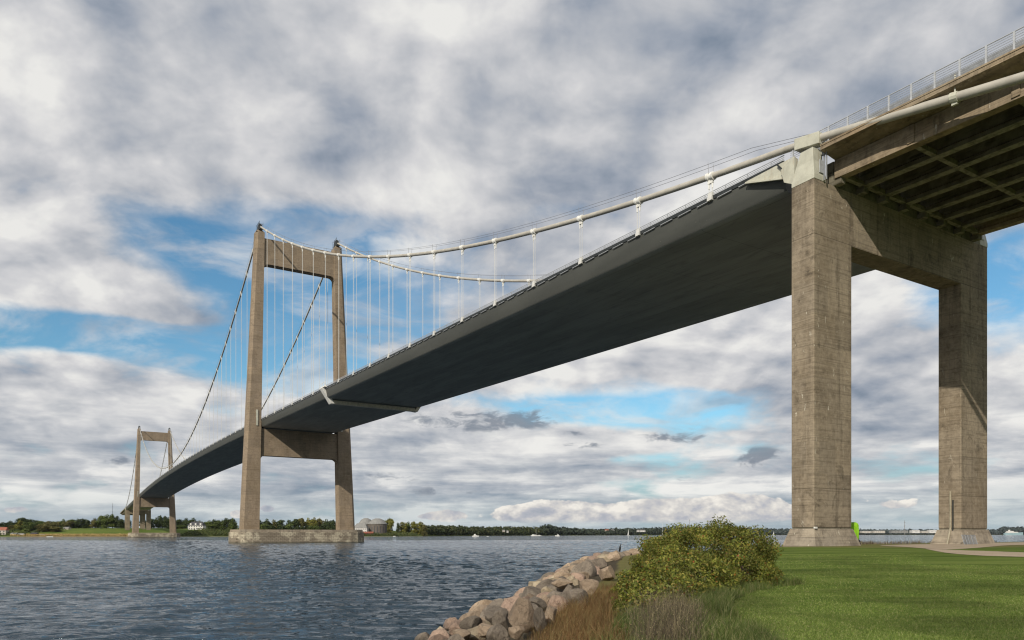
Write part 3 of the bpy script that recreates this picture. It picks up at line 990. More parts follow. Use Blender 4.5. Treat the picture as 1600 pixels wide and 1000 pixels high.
def leafmat(name, stops, rough=.55, trans=.35, val=.25, cs_=.9):
    def fn(g):
        r = g.n('ShaderNodeNewGeometry').outputs['Random Per Island']
        o = objco(g)
        c = g.ramp(r, stops)
        cl = g.noise(o, cs_, 3, .5)
        hs_ = g.n('ShaderNodeHueSaturation'); g.put(hs_.inputs['Color'], c); g.put(hs_.inputs['Value'], g.ss(cl, .35, .65, 1 - val, 1 + val)); c = hs_.outputs[0]
        setp(g, c, rough, spec=.25)
        tr = g.n('ShaderNodeBsdfTranslucent'); g.put(tr.inputs[0], c)
        mx = g.n('ShaderNodeMixShader'); mx.inputs[0].default_value = trans
        g.t.links.new(g.bs.outputs[0], mx.inputs[1]); g.t.links.new(tr.outputs[0], mx.inputs[2]); g.t.links.new(mx.outputs[0], g.out.inputs[0])
    return material(name, fn)


# rose bush ---------------------------------------------------------------
M['rose'] = leafmat('rose_leaves', [(0, (.07, .092, .017)), (.35, (.138, .162, .027)), (.7, (.225, .23, .042)), (.9, (.27, .225, .055)), (.975, (.2, .13, .03)), (.994, (.26, .08, .02))], .5, .4, .4, 1.6)
M['twig'] = plain('twigs', (.09, .065, .045), .9, .3, 8)
BL = [(7.7, 26, 2.25, 1.75, 2.3, 1.38), (6.1, 25.4, 2.1, 1.5, 2.0, 1.28), (5.6, 24, 1.85, 1.15, 1.8, .98), (8.45, 26.6, 2.0, 1.0, 1.7, 1.1), (7.0, 28, 2.2, 2.2, 2, 1.3),
      (4.62, 22, 1.6, .92, 1.6, .78), (5.6, 22.2, 1.7, 1.5, 1.4, .9), (7.4, 23.7, 1.7, 1.35, 1.1, .85), (3.6, 19.2, 1.75, .85, 1.3, .75), (3.0, 16.6, 1.7, .62, .9, .55), (2.45, 14.6, 1.65, .45, .7, .42), (3.5, 15.6, 1.6, .5, .6, .35), (4.3, 19.5, 1.6, .95, 1.2, .65),
      (3.6, 17.2, 1.6, .7, .8, .42), (6.15, 28, 1.9, 1.2, 2, 1.1), (8.15, 25, 1.75, .85, .9, .85), (6.55, 25.5, 3.0, .55, .6, .5), (7.9, 26, 3.1, .7, .8, .5), (5.7, 25.5, 2.3, .5, .8, .5), (8.95, 26, 2.0, .45, .7, .7)]
Pb, Nb = [], []
bl = np.array(BL)
for cx, cy, cz, rx, ry, rz in BL:
    n = int(12500 * (rx * ry + rx * rz + ry * rz) / 3 / 1.6)
    v = nr.normal(0, 1, (n, 3)); v /= np.linalg.norm(v, axis=1)[:, None]
    lump = 1 + .17 * np.sin(v[:, 0] * 7 + cx) * np.sin(v[:, 1] * 6 + cy) + .1 * np.sin(v[:, 2] * 9 + v[:, 0] * 5)
    k = (lump * nr.uniform(.80, 1.04, n) ** 1)[:, None]
    p = np.array([cx, cy, cz]) + v * k * np.array([rx, ry, rz])
    ins = np.zeros(n, bool)
    for c in BL:
        if c[0] == cx and c[1] == cy: continue
        q = (p - np.array(c[:3])) / np.array(c[3:]); ins |= (q ** 2).sum(1) < .62
    gzv = ground_z(p[:, 0], p[:, 1])
    ok = ~ins & (p[:, 2] > gzv + .02)
    Pb.append(p[ok]); Nb.append((v / np.array([rx, ry, rz]))[ok])
# loose sprays that break the outline
for _ in range(130):
    c = BL[rng.choice((0, 1, 3, 4, 6, 7, 13, 14, 15))]
    v = Vector((rng.gauss(0, 1), rng.gauss(0, 1), abs(rng.gauss(.3, .8)))).normalized()
    b0 = np.array([c[0] + v.x * c[3], c[1] + v.y * c[4], c[2] + v.z * c[5]])
    k = nr.uniform(-.1, 1, 26)[:, None]
    q = b0 + np.array([[v.x, v.y, v.z + .6]]) * k * rng.uniform(.1, .3) + nr.normal(0, .035, (26, 3))
    Pb.append(q); Nb.append(np.tile(np.array([[v.x, v.y, v.z]]), (26, 1)))
Pb = np.concatenate(Pb); Nb = np.concatenate(Nb)
V, F = leaf_cards(Pb, Nb / (np.linalg.norm(Nb, axis=1)[:, None] + 1e-9), .038, .62)
bush = np_mesh('rose_bush', V, F, M['rose'])
tag(bush, 'large rounded green rose bush with a few orange leaves between lawn and boulders', 'bush')
for c in BL:
    mb = MB(); st_ = mb.tube([(c[0], c[1], gz1(c[0], c[1]) - .15), (c[0], c[1], c[2] + .1)], [.03, .015], 6)
    for _ in range(6):
        a = rng.uniform(0, 6.28); r = rng.uniform(.2, .85)
        x, y = c[0], c[1]; z = gz1(x, y) - .1
        x2, y2 = c[0] + math.cos(a) * c[3] * r, c[1] + math.sin(a) * c[4] * r
        mb.tube([(x, y, z), ((x + x2) / 2, (y + y2) / 2, z + .55 * (c[2] + c[5] * .6 - z)), (x2, y2, c[2] + c[5] * .55)], [.022, .016, .007], 5)
    mb.build('stem', M['twig'], bush)

# lawn blades -------------------------------------------------------------
M['blade'] = leafmat('lawn_blades', [(0, (.068, .112, .017)), (.5, (.115, .165, .03)), (.85, (.18, .22, .054)), (.965, (.26, .25, .11))], .6, .3, .42, .3)
N = 300000
u = nr.uniform(0, 1, N); Y = 9.0 / (1 - u * (1 - 9.0 / 46)) ; Xn = nr.uniform(.0, .80, N); X = Xn * Y + nr.uniform(-.3, .3, N)
d = shore_d(X, Y)
edge = np.interp(Y, [9, 12, 15, 18, 22, 24, 46], [2.4, 3.0, 3.6, 4.6, 6.8, 8.2, 3])
def in_path(X, Y):
    return (Y > 34) & (X > .57 * Y)
ok = (d > 5.5) & (X > edge) & ~in_path(X, Y)
X, Y = X[ok], Y[ok]; P = np.stack([X, Y, ground_z(X, Y) - .004], 1)
V, F = blades(P, nr.uniform(.012, .036, len(P)) * (.8 + Y / 60), .0022 + .00026 * Y, .6)
tag(np_mesh('grass', V, F, M['blade']), 'short mown green lawn grass', 'grass', kind='stuff')

# rough verge between lawn, bush and rocks
def scatter(n, poly, clump=0):
    poly = np.array(poly); lo, hi = poly.min(0), poly.max(0); out = []
    while sum(len(o) for o in out) < n:
        p = nr.uniform(lo, hi, (n * 2, 2)); ins = np.zeros(len(p), bool); m = len(poly)
        for i in range(m):
            a, b = poly[i], poly[(i + 1) % m]
            ins ^= ((a[1] > p[:, 1]) != (b[1] > p[:, 1])) & (p[:, 0] < (b[0] - a[0]) * (p[:, 1] - a[1]) / (b[1] - a[1] + 1e-12) + a[0])
        p = p[ins]
        if clump:
            f = np.sin(p[:, 0] * clump + 1.3) * np.sin(p[:, 1] * clump * .8 + .5) + nr.normal(0, .5, len(p)); p = p[f > -.1]
        out.append(p)
    p = np.concatenate(out)[:n]
    return np.stack([p[:, 0], p[:, 1], ground_z(p[:, 0], p[:, 1]) - .02], 1)
def tufts(n, poly, spread, per=26):
    c_ = scatter(n // per, poly)
    p = np.repeat(c_, per, 0); q = nr.normal(0, spread, (len(p), 2)); p[:, :2] += q
    p[:, 2] = ground_z(p[:, 0], p[:, 1]) - .02
    hgt = np.repeat(nr.uniform(.45, 1.15, len(c_)), per) * np.exp(-(q ** 2).sum(1) / (2 * spread * spread) * .35)
    return p, hgt


M['rust'] = leafmat('rust_brown_grass', [(0, (.11, .058, .025)), (.4, (.17, .095, .038)), (.75, (.25, .165, .07)), (1, (.17, .15, .055))], .7, .35, .25)
M['dry'] = leafmat('dry_stalks', [(0, (.06, .045, .032)), (.4, (.11, .085, .06)), (.7, (.17, .14, .08)), (1, (.3, .25, .14))], .8, .2, .2)
M['rank'] = leafmat('rank_grass', [(0, (.05, .085, .015)), (.5, (.09, .125, .025)), (.8, (.16, .17, .06)), (1, (.28, .24, .12))], .6, .3, .25)
P, hh = tufts(9500, [(.15, 9.5), (.5, 13), (.9, 15.5), (1.5, 17.3), (2.3, 17.0), (2.0, 15.0), (1.75, 13.0), (1.45, 9.5)], .17)
V, F = blades(P, nr.uniform(.25, .62, len(P)) * hh, nr.uniform(.002, .0045, len(P)), .34)
P3, h3 = tufts(2600, [(1.6, 17.6), (2.3, 20.5), (3.2, 23.5), (3.9, 23.0), (3.3, 20.0), (2.7, 17.4)], .2)
V3, F3 = blades(P3, nr.uniform(.15, .42, len(P3)) * h3, nr.uniform(.003, .006, len(P3)), .4)
V2, F2 = leaf_cards(P[::4] + np.stack([nr.normal(0, .03, len(P[::4])), nr.normal(0, .03, len(P[::4])), nr.uniform(.05, .4, len(P[::4]))], 1), nr.normal(0, 1, (len(P[::4]), 3)), .012, .6)
F = np.concatenate([F, F3 + len(V)]); V = np.concatenate([V, V3])
tag(np_mesh('rust_grass', np.concatenate([V, V2]), np.concatenate([F, F2 + len(V)]), M['rust']), 'rust-brown dry grass and stalks between the boulders and the bush', 'grass', kind='stuff')
P, hh = tufts(4200, [(1.75, 9.5), (2.2, 13), (2.9, 15.2), (3.7, 15.2), (3.5, 13.6), (2.9, 11.5), (2.5, 9.5)], .2, 22)
V, F = blades(P, nr.uniform(.3, .85, len(P)) * hh, nr.uniform(.0018, .004, len(P)), .2)
k_ = len(P); V2, F2 = leaf_cards(P + np.stack([nr.normal(0, .03, k_), nr.normal(0, .03, k_), nr.uniform(.2, .72, k_) * hh], 1), nr.normal(0, 1, (k_, 3)), .012, .5)
tag(np_mesh('dry_weeds', np.concatenate([V, V2]), np.concatenate([F, F2 + len(V)]), M['dry']), 'dry grey-brown weed stalks in front of the bush', 'weeds', kind='stuff')
P = scatter(26000, [(.9, 9), (2.2, 14), (3.4, 16.6), (4.4, 18.4), (6.2, 21.6), (9.2, 24.6), (9.6, 23.6), (7.2, 21.2), (5.6, 18.2), (4.7, 15.5), (4.2, 12.6), (3.6, 9)], 1.6)
V, F = blades(P, nr.uniform(.05, .34, len(P)), nr.uniform(.003, .006, len(P)), .4)
tag(np_mesh('rank_grass', V, F, M['rank']), 'unmown green and straw grass along the edge of the lawn', 'grass', kind='stuff')
# rough shore growth by the far edge of the lawn
P1 = scatter(9000, [(22, 74), (30, 84), (44, 96), (66, 112), (72, 106), (50, 88), (36, 76), (27, 70)], .5)
V, F = blades(P1, nr.uniform(.15, .6, len(P1)), nr.uniform(.012, .025, len(P1)), .3)
P2 = np.concatenate([scatter(500, [(x - .9, y), (x, y + 1), (x + .9, y), (x, y - 1)]) for x, y in ((46, 93), (40.5, 88.5), (55.5, 99), (41.5, 90.2), (98, 128), (113, 140))])
V2, F2 = blades(P2, nr.uniform(.5, 1.25, len(P2)), nr.uniform(.012, .025, len(P2)), .3)
tag(np_mesh('shore_weeds', np.concatenate([V, V2]), np.concatenate([F, F2 + len(V)]), M['dry']), 'straw-coloured weeds along the beach behind the near pier', 'weeds', kind='stuff')

HAZE = 1.3e-5
# ------------------------------------------------------------------ small things near the pier
def t_on_s(px, s):
    """bridge t of the photo column px on the plane s"""
    k = (px - 800) / FPX
    a, b = -k * SN + CS, k * CS + SN          # ray: ds = a*q, dt = b*q
    q = (s - S0) / a
    return T0 + b * q


def _lime(g):
    o = objco(g); n = g.noise(g.map(o, (6, 6, .6)), 1, 4, .6)
    setp(g, g.mix(g.ss(n, .35, .65), (.24, .5, .02), (.36, .66, .035)), .55, spec=.3)
    tr = g.n('ShaderNodeBsdfTranslucent'); tr.inputs[0].default_value = (.4, .75, .04, 1)
    mx = g.n('ShaderNodeMixShader'); mx.inputs[0].default_value = .3
    g.t.links.new(g.bs.outputs[0], mx.inputs[1]); g.t.links.new(tr.outputs[0], mx.inputs[2]); g.t.links.new(mx.outputs[0], g.out.inputs[0])
M['lime'] = material('lime_fabric', _lime)
M['black'] = plain('black_fabric', (.012, .012, .014), .8, .2)
fx, fy = at(1340.5, 76), 76.0; fz = gz1(fx, fy)
fl = empty('feather_flag', (fx, fy, fz), 0)
tag(fl, 'lime green feather flag with black foot behind the near pier leg', 'flag')
mb = MB(); secs = []
outl = [(.0, .42, .42), (.25, .22, .42), (.55, .0, .44), (.9, -.28, .46), (1.25, -.55, .46), (1.6, -.8, .44), (1.9, -.92, .4), (2.1, -.9, .32), (2.2, -.8, .2), (2.25, -.6, .0)]
for z, a, b in outl:
    row = []
    for k in range(9):
        u_ = k / 8; x = a + (b - a) * u_ - .35
        row.append((x, .05 * math.sin(u_ * 7 + z * 2) + .03 * math.sin(z * 9), z + .12))
    secs.append([(x, y - .008, z) for x, y, z in row] + [(x, y + .008, z) for x, y, z in reversed(row)])
mb.loft(secs); mb.build('sail', M['lime'], fl, smooth=True, sharp=60)
MB().tube([(.08, 0, -.02), (.1, 0, .5), (.1, 0, 1.4), (.05, 0, 2.0), (-.25, 0, 2.4)], [.03, .025, .02, .014, .008], 6).build('pole', M['black'], fl)
mb = MB(); mb.tube([(.12, 0, -.05), (.12, 0, .12), (.13, 0, .3), (.1, 0, .52)], [.2, .2, .15, .05], 10); mb.build('foot_bag', M['black'], fl, smooth=True, sharp=50)

# galvanised fence panels leaning on the right pier plinth
def fence_panel():
    mb = MB(); w = .46
    for x in (-w, w): mb.tube([(x, 0, 0), (x, 0, 1.12)], .028, 6)
    for z in (.06, 1.1): mb.tube([(-w, 0, z), (w, 0, z)], .028, 6)
    for k in range(1, 7): mb.tube([(-w + k * 2 * w / 7, 0, .06), (-w + k * 2 * w / 7, 0, 1.1)], .018, 5)
    return mb.build('fence_panel', M['panel'])
sp = -3.25
for i, (px, lab) in enumerate(((1510.5, 'leftmost grey metal fence panel leaning on the right pier foot'), (1515, 'second grey fence panel from the left leaning on the pier foot'),
                               (1519.5, 'third grey fence panel from the left leaning on the pier foot'), (1524.5, 'rightmost grey metal fence panel leaning on the right pier foot'))):
    o = fence_panel() if i == 0 else copy_tree(o0)
    if i == 0: o0 = o
    s_ = sp - .07 * i; p = BW(t_on_s(px, s_), s_)
    o.location = (p.x, p.y, gz1(p.x, p.y) - .02); o.rotation_euler = (R(-16), 0, TH + R((0, 3, -2, 2)[i]))
    o.scale = (1, 1, (1.02, 1.0, .98, 1.0)[i])
    tag(o, lab, 'fence panel', 'fence panels stacked against the right pier foot')

# cormorant on the crest of the rock bank
bx_, by_ = at(968.6, 63.5), 63.5
rk = gz1(bx_, by_)
M['feather'] = plain('black_feathers', (.012, .014, .015), .5, .3, 12)
M['beak'] = plain('beak_horn', (.25, .2, .1), .5, .2)
me = bpy.data.meshes.new('cormorant'); bm = bmesh.new()
J = [((0, 0, .16), .1), ((.0, 0, .3), .125), ((.02, 0, .42), .1), ((.03, 0, .52), .05), ((.055, 0, .60), .04), ((.09, 0, .655), .05), ((.15, 0, .668), .03), ((-.05, 0, .08), .07), ((-.1, 0, -.06), .03),
     ((.01, .06, .06), .045), ((.01, .06, -.06), .02), ((.01, -.06, .06), .045), ((.01, -.06, -.06), .02)]
vs = [bm.verts.new(p) for p, _ in J]
for a, b in ((0, 1), (1, 2), (2, 3), (3, 4), (4, 5), (5, 6), (0, 7), (7, 8), (0, 9), (9, 10), (0, 11), (11, 12)): bm.edges.new((vs[a], vs[b]))
bm.to_mesh(me); bm.free(); me.materials.append(M['feather'])
bird = bpy.data.objects.new('cormorant', me); COL.objects.link(bird)
md = bird.modifiers.new('skin', 'SKIN'); md2 = bird.modifiers.new('sub', 'SUBSURF'); md2.levels = 2; md2.render_levels = 2
for v, (p, r) in zip(me.skin_vertices[0].data, J): v.radius = (r, r)
me.skin_vertices[0].data[0].use_root = True
bird.location = (bx_, by_, hz(861.5, by_)); bird.scale = (.92, .92, .92)
tag(bird, 'black cormorant standing upright on the crest of the rock bank', 'bird')
MB().tube([(.165, 0, .668), (.25, 0, .665), (.262, 0, .65)], [.016, .008, .003], 6).build('beak', M['beak'], bird)
rb = boulder(bx_, by_ + .1, bird.location.z - .42, .55, .5, .42, 'tan', 'flat tan boulder on the crest that the black bird stands on', mesh=rock_shapes[3])

# ------------------------------------------------------------------ far shore
FS = np.array([(-2500, 800), (-900, 900), (-600, 915), (-500, 930), (-420, 950), (-300, 1010), (-176, 1100), (-120, 1350), (-40, 1650), (120, 1950), (300, 2350), (500, 2750), (800, 3300), (1600, 4200), (2600, 4500), (6000, 4800)], float)
def fs_y(X): return np.interp(X, FS[:, 0], FS[:, 1])
HT = {-2500: (.9, 2, 9, 13, 18, 22), -440: (.9, 2, 9, 12, 15, 18), -330: (.8, 1.4, 3, 5, 8, 10), 0: (.8, 1.2, 3, 6, 14, 20), 800: (.8, 1.5, 4, 12, 28, 34), 2000: (.8, 1, 2, 4, 12, 22), 6000: (.8, 1, 2, 4, 14, 22)}
HD = np.array([0, 6, 16, 62, 160, 450, 1600])
HX = np.array(sorted(HT)); HV = np.array([(0,) + HT[k] for k in HX])
def far_z(X, Y):
    X = np.asarray(X, float); Y = np.asarray(Y, float); d = Y - fs_y(X)
    cols = np.stack([np.interp(X, HX, HV[:, j]) for j in range(7)], -1)
    z = np.zeros_like(d)
    for j in range(6):
        k = np.clip((d - HD[j]) / (HD[j + 1] - HD[j]), 0, 1)
        z = np.where(d >= HD[j], cols[..., j] + (cols[..., j + 1] - cols[..., j]) * k, z)
    return np.where(d < 0, d * .1, z)
def fz1(x, y): return float(far_z(np.array([x]), np.array([y]))[0])

fxs = axis((-2500, -900, 100), (-900, 100, 12), (100, 6000, 100))
fds = np.array([-25, -2, 0, 2, 6, 11, 16, 30, 45, 62, 90, 160, 300, 450, 900, 1600])
XX, DD = np.meshgrid(fxs, fds); YY = fs_y(XX) + DD
V = np.stack([XX, YY, far_z(XX, YY)], -1).reshape(-1, 3); nx = len(fxs)
i = np.arange(nx - 1)[None] + nx * np.arange(len(fds) - 1)[:, None]
F = np.stack([i, i + 1, i + nx + 1, i + nx], -1).reshape(-1, 4)


def _farland(g):
    o = objco(g); d = g.n('ShaderNodeAttribute', attribute_name='inland').outputs['Fac']
    n = g.noise(o, .05, 6, .6); x = g.sep(o)[0]
    c = g.mix(g.ss(n, .35, .65), (.085, .125, .025), (.12, .15, .03))
    gold = g.mix(g.noise(o, .3, 4, .6), (.32, .235, .095), (.2, .15, .06))
    gz_ = g.mul(g.ss(g.add(d, g.mul(g.sub(n, .5), 20)), 24, 34, 1, 0), g.mul(g.ss(x, -480, -455, 1, .0), g.ss(x, -640, -610)))
    c = g.mix(gz_, c, gold)
    c = g.mix(g.ss(x, -455, -440, 0, .8), c, g.mix(n, (.05, .07, .018), (.09, .1, .03)))
    c = g.mix(g.ss(d, 1.5, 4, 1, 0), c, (.2, .18, .14))
    setp(g, c, .95, spec=.05)
M['farland'] = material('far_shore_ground', _farland)
fl_ = np_mesh('far_shore', V, F, M['farland'], smooth=True)
tag(fl_, 'low far shore with a green field and golden reeds', 'shore', kind='structure')
a_ = fl_.data.attributes.new('inland', 'FLOAT', 'POINT'); a_.data.foreach_set('value', DD.ravel().astype(np.float32))

# golden reeds below the field
n = 5000
X = nr.uniform(-640, -470, n); Y = fs_y(X) + nr.uniform(5, 20, n)
P = np.stack([X, Y, far_z(X, Y) + nr.uniform(.3, 1.6, n)], 1)
M['reed'] = leafmat('golden_reeds', [(0, (.3, .21, .08)), (.6, (.38, .28, .11)), (1, (.2, .16, .06))], .8, .2, .3)
V, F = leaf_cards(P, np.tile([[0, -1.0, .2]], (n, 1)), .7, 1.0, .5)
tag(np_mesh('reeds', V, F, M['reed']), 'golden reed strip below the green field on the far shore', 'reeds', kind='stuff')

# trees --------------------------------------------------------------------
TM = {'dark': leafmat('dark_crown', [(0, (.024, .04, .011)), (.6, (.044, .064, .017)), (1, (.075, .088, .026))], .7, .15, .3),
      'green': leafmat('green_crown', [(0, (.052, .08, .016)), (.6, (.092, .125, .026)), (1, (.14, .16, .04))], .7, .15, .3),
      'olive': leafmat('olive_crown', [(0, (.08, .08, .022)), (.6, (.13, .122, .034)), (1, (.18, .15, .05))], .7, .15, .3),
      'yellow': leafmat('yellow_green_crown', [(0, (.11, .115, .018)), (.6, (.18, .175, .03)), (1, (.25, .22, .045))], .7, .15, .3)}
M['bark'] = plain('bark', (.06, .045, .033), .95, .3, 2)


def tree_proto(seed, slim=1.0):
    """unit tree: height 1, crown about .42*slim wide each way; returns crown and trunk meshes"""
    st = np.random.default_rng(seed); r = random.Random(seed)
    lobes = []
    for _ in range(19):
        a = r.uniform(0, 6.28); q = r.uniform(.06, .29) * slim; z = r.uniform(.16, .84)
        q *= math.sin(min(1, (1.06 - z) / .5) * math.pi / 2)
        lobes.append((q * math.cos(a), q * math.sin(a), z, r.uniform(.12, .2) * slim, r.uniform(.1, .17)))
    lobes.append((0, 0, .62, .2 * slim, .27)); lobes.append((0, 0, .88, .1 * slim, .11))
    P, N_ = [], []
    for x, y, z, rr, rz in lobes:
        m = int(95 * (rr / .16) ** 2)
        v = st.normal(0, 1, (m, 3)); v /= np.linalg.norm(v, axis=1)[:, None]
        P.append(np.array([x, y, z]) + v * np.array([rr, rr, rz]) * st.uniform(.72, 1.06, (m, 1))); N_.append(v)
    for _ in range(70):                                   # shrubby skirt
        a = r.uniform(0, 6.28); P.append(np.array([[.24 * slim * math.cos(a) * r.uniform(.2, 1), .24 * slim * math.sin(a), r.uniform(.08, .34)]]) + st.normal(0, .03, (5, 3))); N_.append(st.normal(0, 1, (5, 3)))
    P = np.concatenate(P); N_ = np.concatenate(N_); N_ /= np.linalg.norm(N_, axis=1)[:, None]
    V, F = leaf_cards(P, N_, .034, .8, .55)
    o = np_mesh('crown', V, F, TM['dark']); cm = o.data; bpy.data.objects.remove(o)
    mb = MB(); mb.tube([(0, 0, -.06), (0, 0, .1), (.01, 0, .35), (.0, .01, .7)], [.03, .022, .017, .006], 6)
    for _ in range(5):
        a = r.uniform(0, 6.28); z = r.uniform(.25, .5)
        mb.tube([(0, 0, z), (.1 * math.cos(a), .1 * math.sin(a), z + .1), (.18 * math.cos(a) * slim, .18 * math.sin(a) * slim, z + .24)], [.012, .009, .003], 5)
    o = mb.build('trunk', M['bark']); tm = o.data; bpy.data.objects.remove(o)
    return cm, tm
PROTO = [tree_proto(50 + i, (1, 1.15, .95, 1.25, 1.05, .9)[i % 6]) for i in range(9)]
SLIM = [tree_proto(80 + i, .55) for i in range(3)]
tcount = {}


def tree(px, top, wpx, Y, tone, where, slim=False, base=None):
    x = at(px, Y); z = fz1(x, Y) if base is None else base
    h = hz(top, Y) - z + .5
    cm, tm = rng.choice(SLIM if slim else PROTO)
    w = wpx / FPX * Y / (.5 if slim else .66)
    o = empty('broadleaf_tree', (x, Y, z - .3), rng.uniform(0, 6.28)); o.scale = (w, w, h)
    c = bpy.data.objects.new('crown', cm); COL.objects.link(c); c.parent = o
    c.material_slots[0].link = 'OBJECT'; c.material_slots[0].material = TM[tone]
    t = bpy.data.objects.new('trunk', tm); COL.objects.link(t); t.parent = o
    TREES.append([px, o, tone, where, h, slim])
    return o


TREES = []
W1 = 'back row at far left'; W2 = 'front row at far left'
for px, tp, w in ((-14, 814, 20), (4, 815.5, 16), (16, 813.5, 17), (27, 810.5, 17), (37, 808.5, 18), (47, 811, 17), (56, 813, 15)): tree(px, tp, w, 1130 + rng.uniform(-25, 25), 'dark', W1)
for px, tp, w, tn in ((8, 821, 14, 'dark'), (-8, 822, 16, 'dark'), (20, 820, 12, 'olive'), (31, 813, 17, 'yellow'), (46, 815, 19, 'green'), (57, 816, 15, 'green'), (75, 817, 24, 'olive'), (66, 819, 15, 'olive'), (88, 823, 13, 'olive')): tree(px, tp, w, 968 + rng.uniform(-12, 12), tn, W2)
W3 = 'line along the top of the green field'
for px, tp, w, tn in ((66, 814, 14, 'green'), (75, 814, 14, 'olive'), (84, 814.5, 13, 'green'), (91, 814, 14, 'olive'), (99, 810.5, 12, 'green'), (106, 813, 13, 'olive'), (114, 811, 14, 'green'), (122, 810.5, 14, 'dark'), (130, 810, 13, 'dark'), (138, 812.5, 11, 'dark')): tree(px, tp, w, 1080 + rng.uniform(-10, 10), tn, W3)
W4 = 'round grove left of the far pylon'
for px, tp, w, tn in ((148, 809, 13, 'olive'), (157, 805.5, 16, 'green'), (167, 803.5, 17, 'green'), (176, 803, 17, 'green'), (184, 806, 14, 'dark'), (190, 811, 12, 'dark')): tree(px, tp, w, 1085 + rng.uniform(-10, 10), tn, W4)
W5 = 'group behind the far pylon'
for px, tp, w, tn in ((198, 812, 12, 'dark'), (226, 813, 12, 'dark'), (236, 810, 12, 'dark'), (244, 808, 11, 'dark'), (251, 805, 9, 'dark'), (257, 806, 9, 'dark'), (263, 808, 11, 'dark')): tree(px, tp, w, 1175 + rng.uniform(-12, 12), tn, W5)
W6 = 'back row behind the white house'
for px, tp, w, tn in ((280, 811, 15, 'dark'), (291, 809, 16, 'dark'), (302, 808.5, 16, 'dark'), (311, 813, 12, 'dark'), (319, 816, 11, 'dark'), (327, 813, 12, 'green'), (335, 811, 13, 'dark')): tree(px, tp, w, 1200 + rng.uniform(-12, 12), tn, W6)
for px, tp, w, tn in ((270, 822, 14, 'green'), (281, 820, 15, 'green'), (290, 826, 11, 'olive'), (333, 819, 14, 'green'), (343, 814, 16, 'green'), (354, 809, 17, 'dark'), (364, 809, 15, 'green'), (350, 822, 12, 'green'), (360, 823, 14, 'dark'), (326, 828, 9, 'olive')): tree(px, tp, w, 1075 + rng.uniform(-10, 10), tn, 'front row beside the white house')
W7 = 'back row behind the near pylon'
for px, tp, w, tn in ((384, 811, 15, 'dark'), (395, 811, 14, 'dark'), (406, 812, 14, 'dark'), (417, 810, 15, 'dark'), (428, 811, 14, 'olive'), (439, 811.5, 14, 'dark'), (450, 812, 13, 'dark'), (461, 810.5, 14, 'dark'), (472, 809, 13, 'olive'), (482, 808.5, 12, 'yellow'), (491, 808, 12, 'yellow'), (500, 809, 12, 'olive'), (510, 811, 14, 'dark'), (521, 812, 14, 'dark'), (533, 813, 14, 'dark'), (545, 814, 14, 'green')):
    tree(px, tp, w, 1190 + rng.uniform(-12, 12), tn, W7)
for px, tp, w, tn in ((401, 821, 14, 'green'), (413, 818, 15, 'green'), (426, 820, 14, 'dark'), (440, 820, 14, 'dark'), (453, 818, 15, 'green'), (466, 821, 13, 'dark'), (479, 820, 14, 'dark'), (493, 820, 15, 'green'), (507, 819, 14, 'dark'), (519, 821, 13, 'dark')):
    tree(px, tp, w, 1120 + rng.uniform(-8, 8), tn, 'front row behind the near pylon')
W8 = 'clump right of the two round brick buildings'
for px, tp, w, tn in ((599, 812, 14, 'yellow'), (608, 809, 15, 'yellow'), (629, 815, 13, 'yellow'), (638, 814.5, 13, 'green'), (647, 814.5, 13, 'yellow'), (656, 815, 13, 'yellow'), (663, 819, 11, 'olive')): tree(px, tp, w, 1230 + rng.uniform(-10, 10), tn, W8)
tree(621.5, 816, 8, 1210, 'dark', W8, slim=True)
n = 2600
X = np.concatenate([nr.uniform(-440, -160, n), nr.uniform(-760, -620, 700)]); Y = fs_y(X) + np.abs(nr.normal(0, 42, len(X))) + 8
P = np.stack([X, Y, far_z(X, Y) + nr.uniform(.2, 2.8, len(X))], 1)
P = np.repeat(P, 5, 0) + nr.normal(0, .9, (5 * len(X), 3))
V, F = leaf_cards(P, np.tile([[0, -.7, .6]], (len(P), 1)), .8, .8, .6)
tag(np_mesh('scrub', V, F, leafmat('shore_scrub', [(0, (.03, .045, .012)), (.6, (.055, .072, .018)), (1, (.1, .1, .03))], .8, .15, .3)), 'dark green scrub on the far shore below the trees', 'scrub', kind='stuff')
# labels: each tree by its colour and its place within its own group
TN = {'dark': 'dark green', 'green': 'mid green', 'olive': 'olive brown', 'yellow': 'yellow-green'}
for where in dict.fromkeys(t[3] for t in TREES):
    grp = sorted((t for t in TREES if t[3] == where), key=lambda t: t[0])
    for tn in TN:
        same = [t for t in grp if t[2] == tn]
        for k, t in enumerate(same):
            pos = 'only' if len(same) == 1 else nth(k)
            tag(t[1], f"{pos} {'narrow ' if t[5] else ''}{TN[tn]} tree{'' if len(same) == 1 else ' from left'}, {where}", 'tree', 'trees of the ' + where)

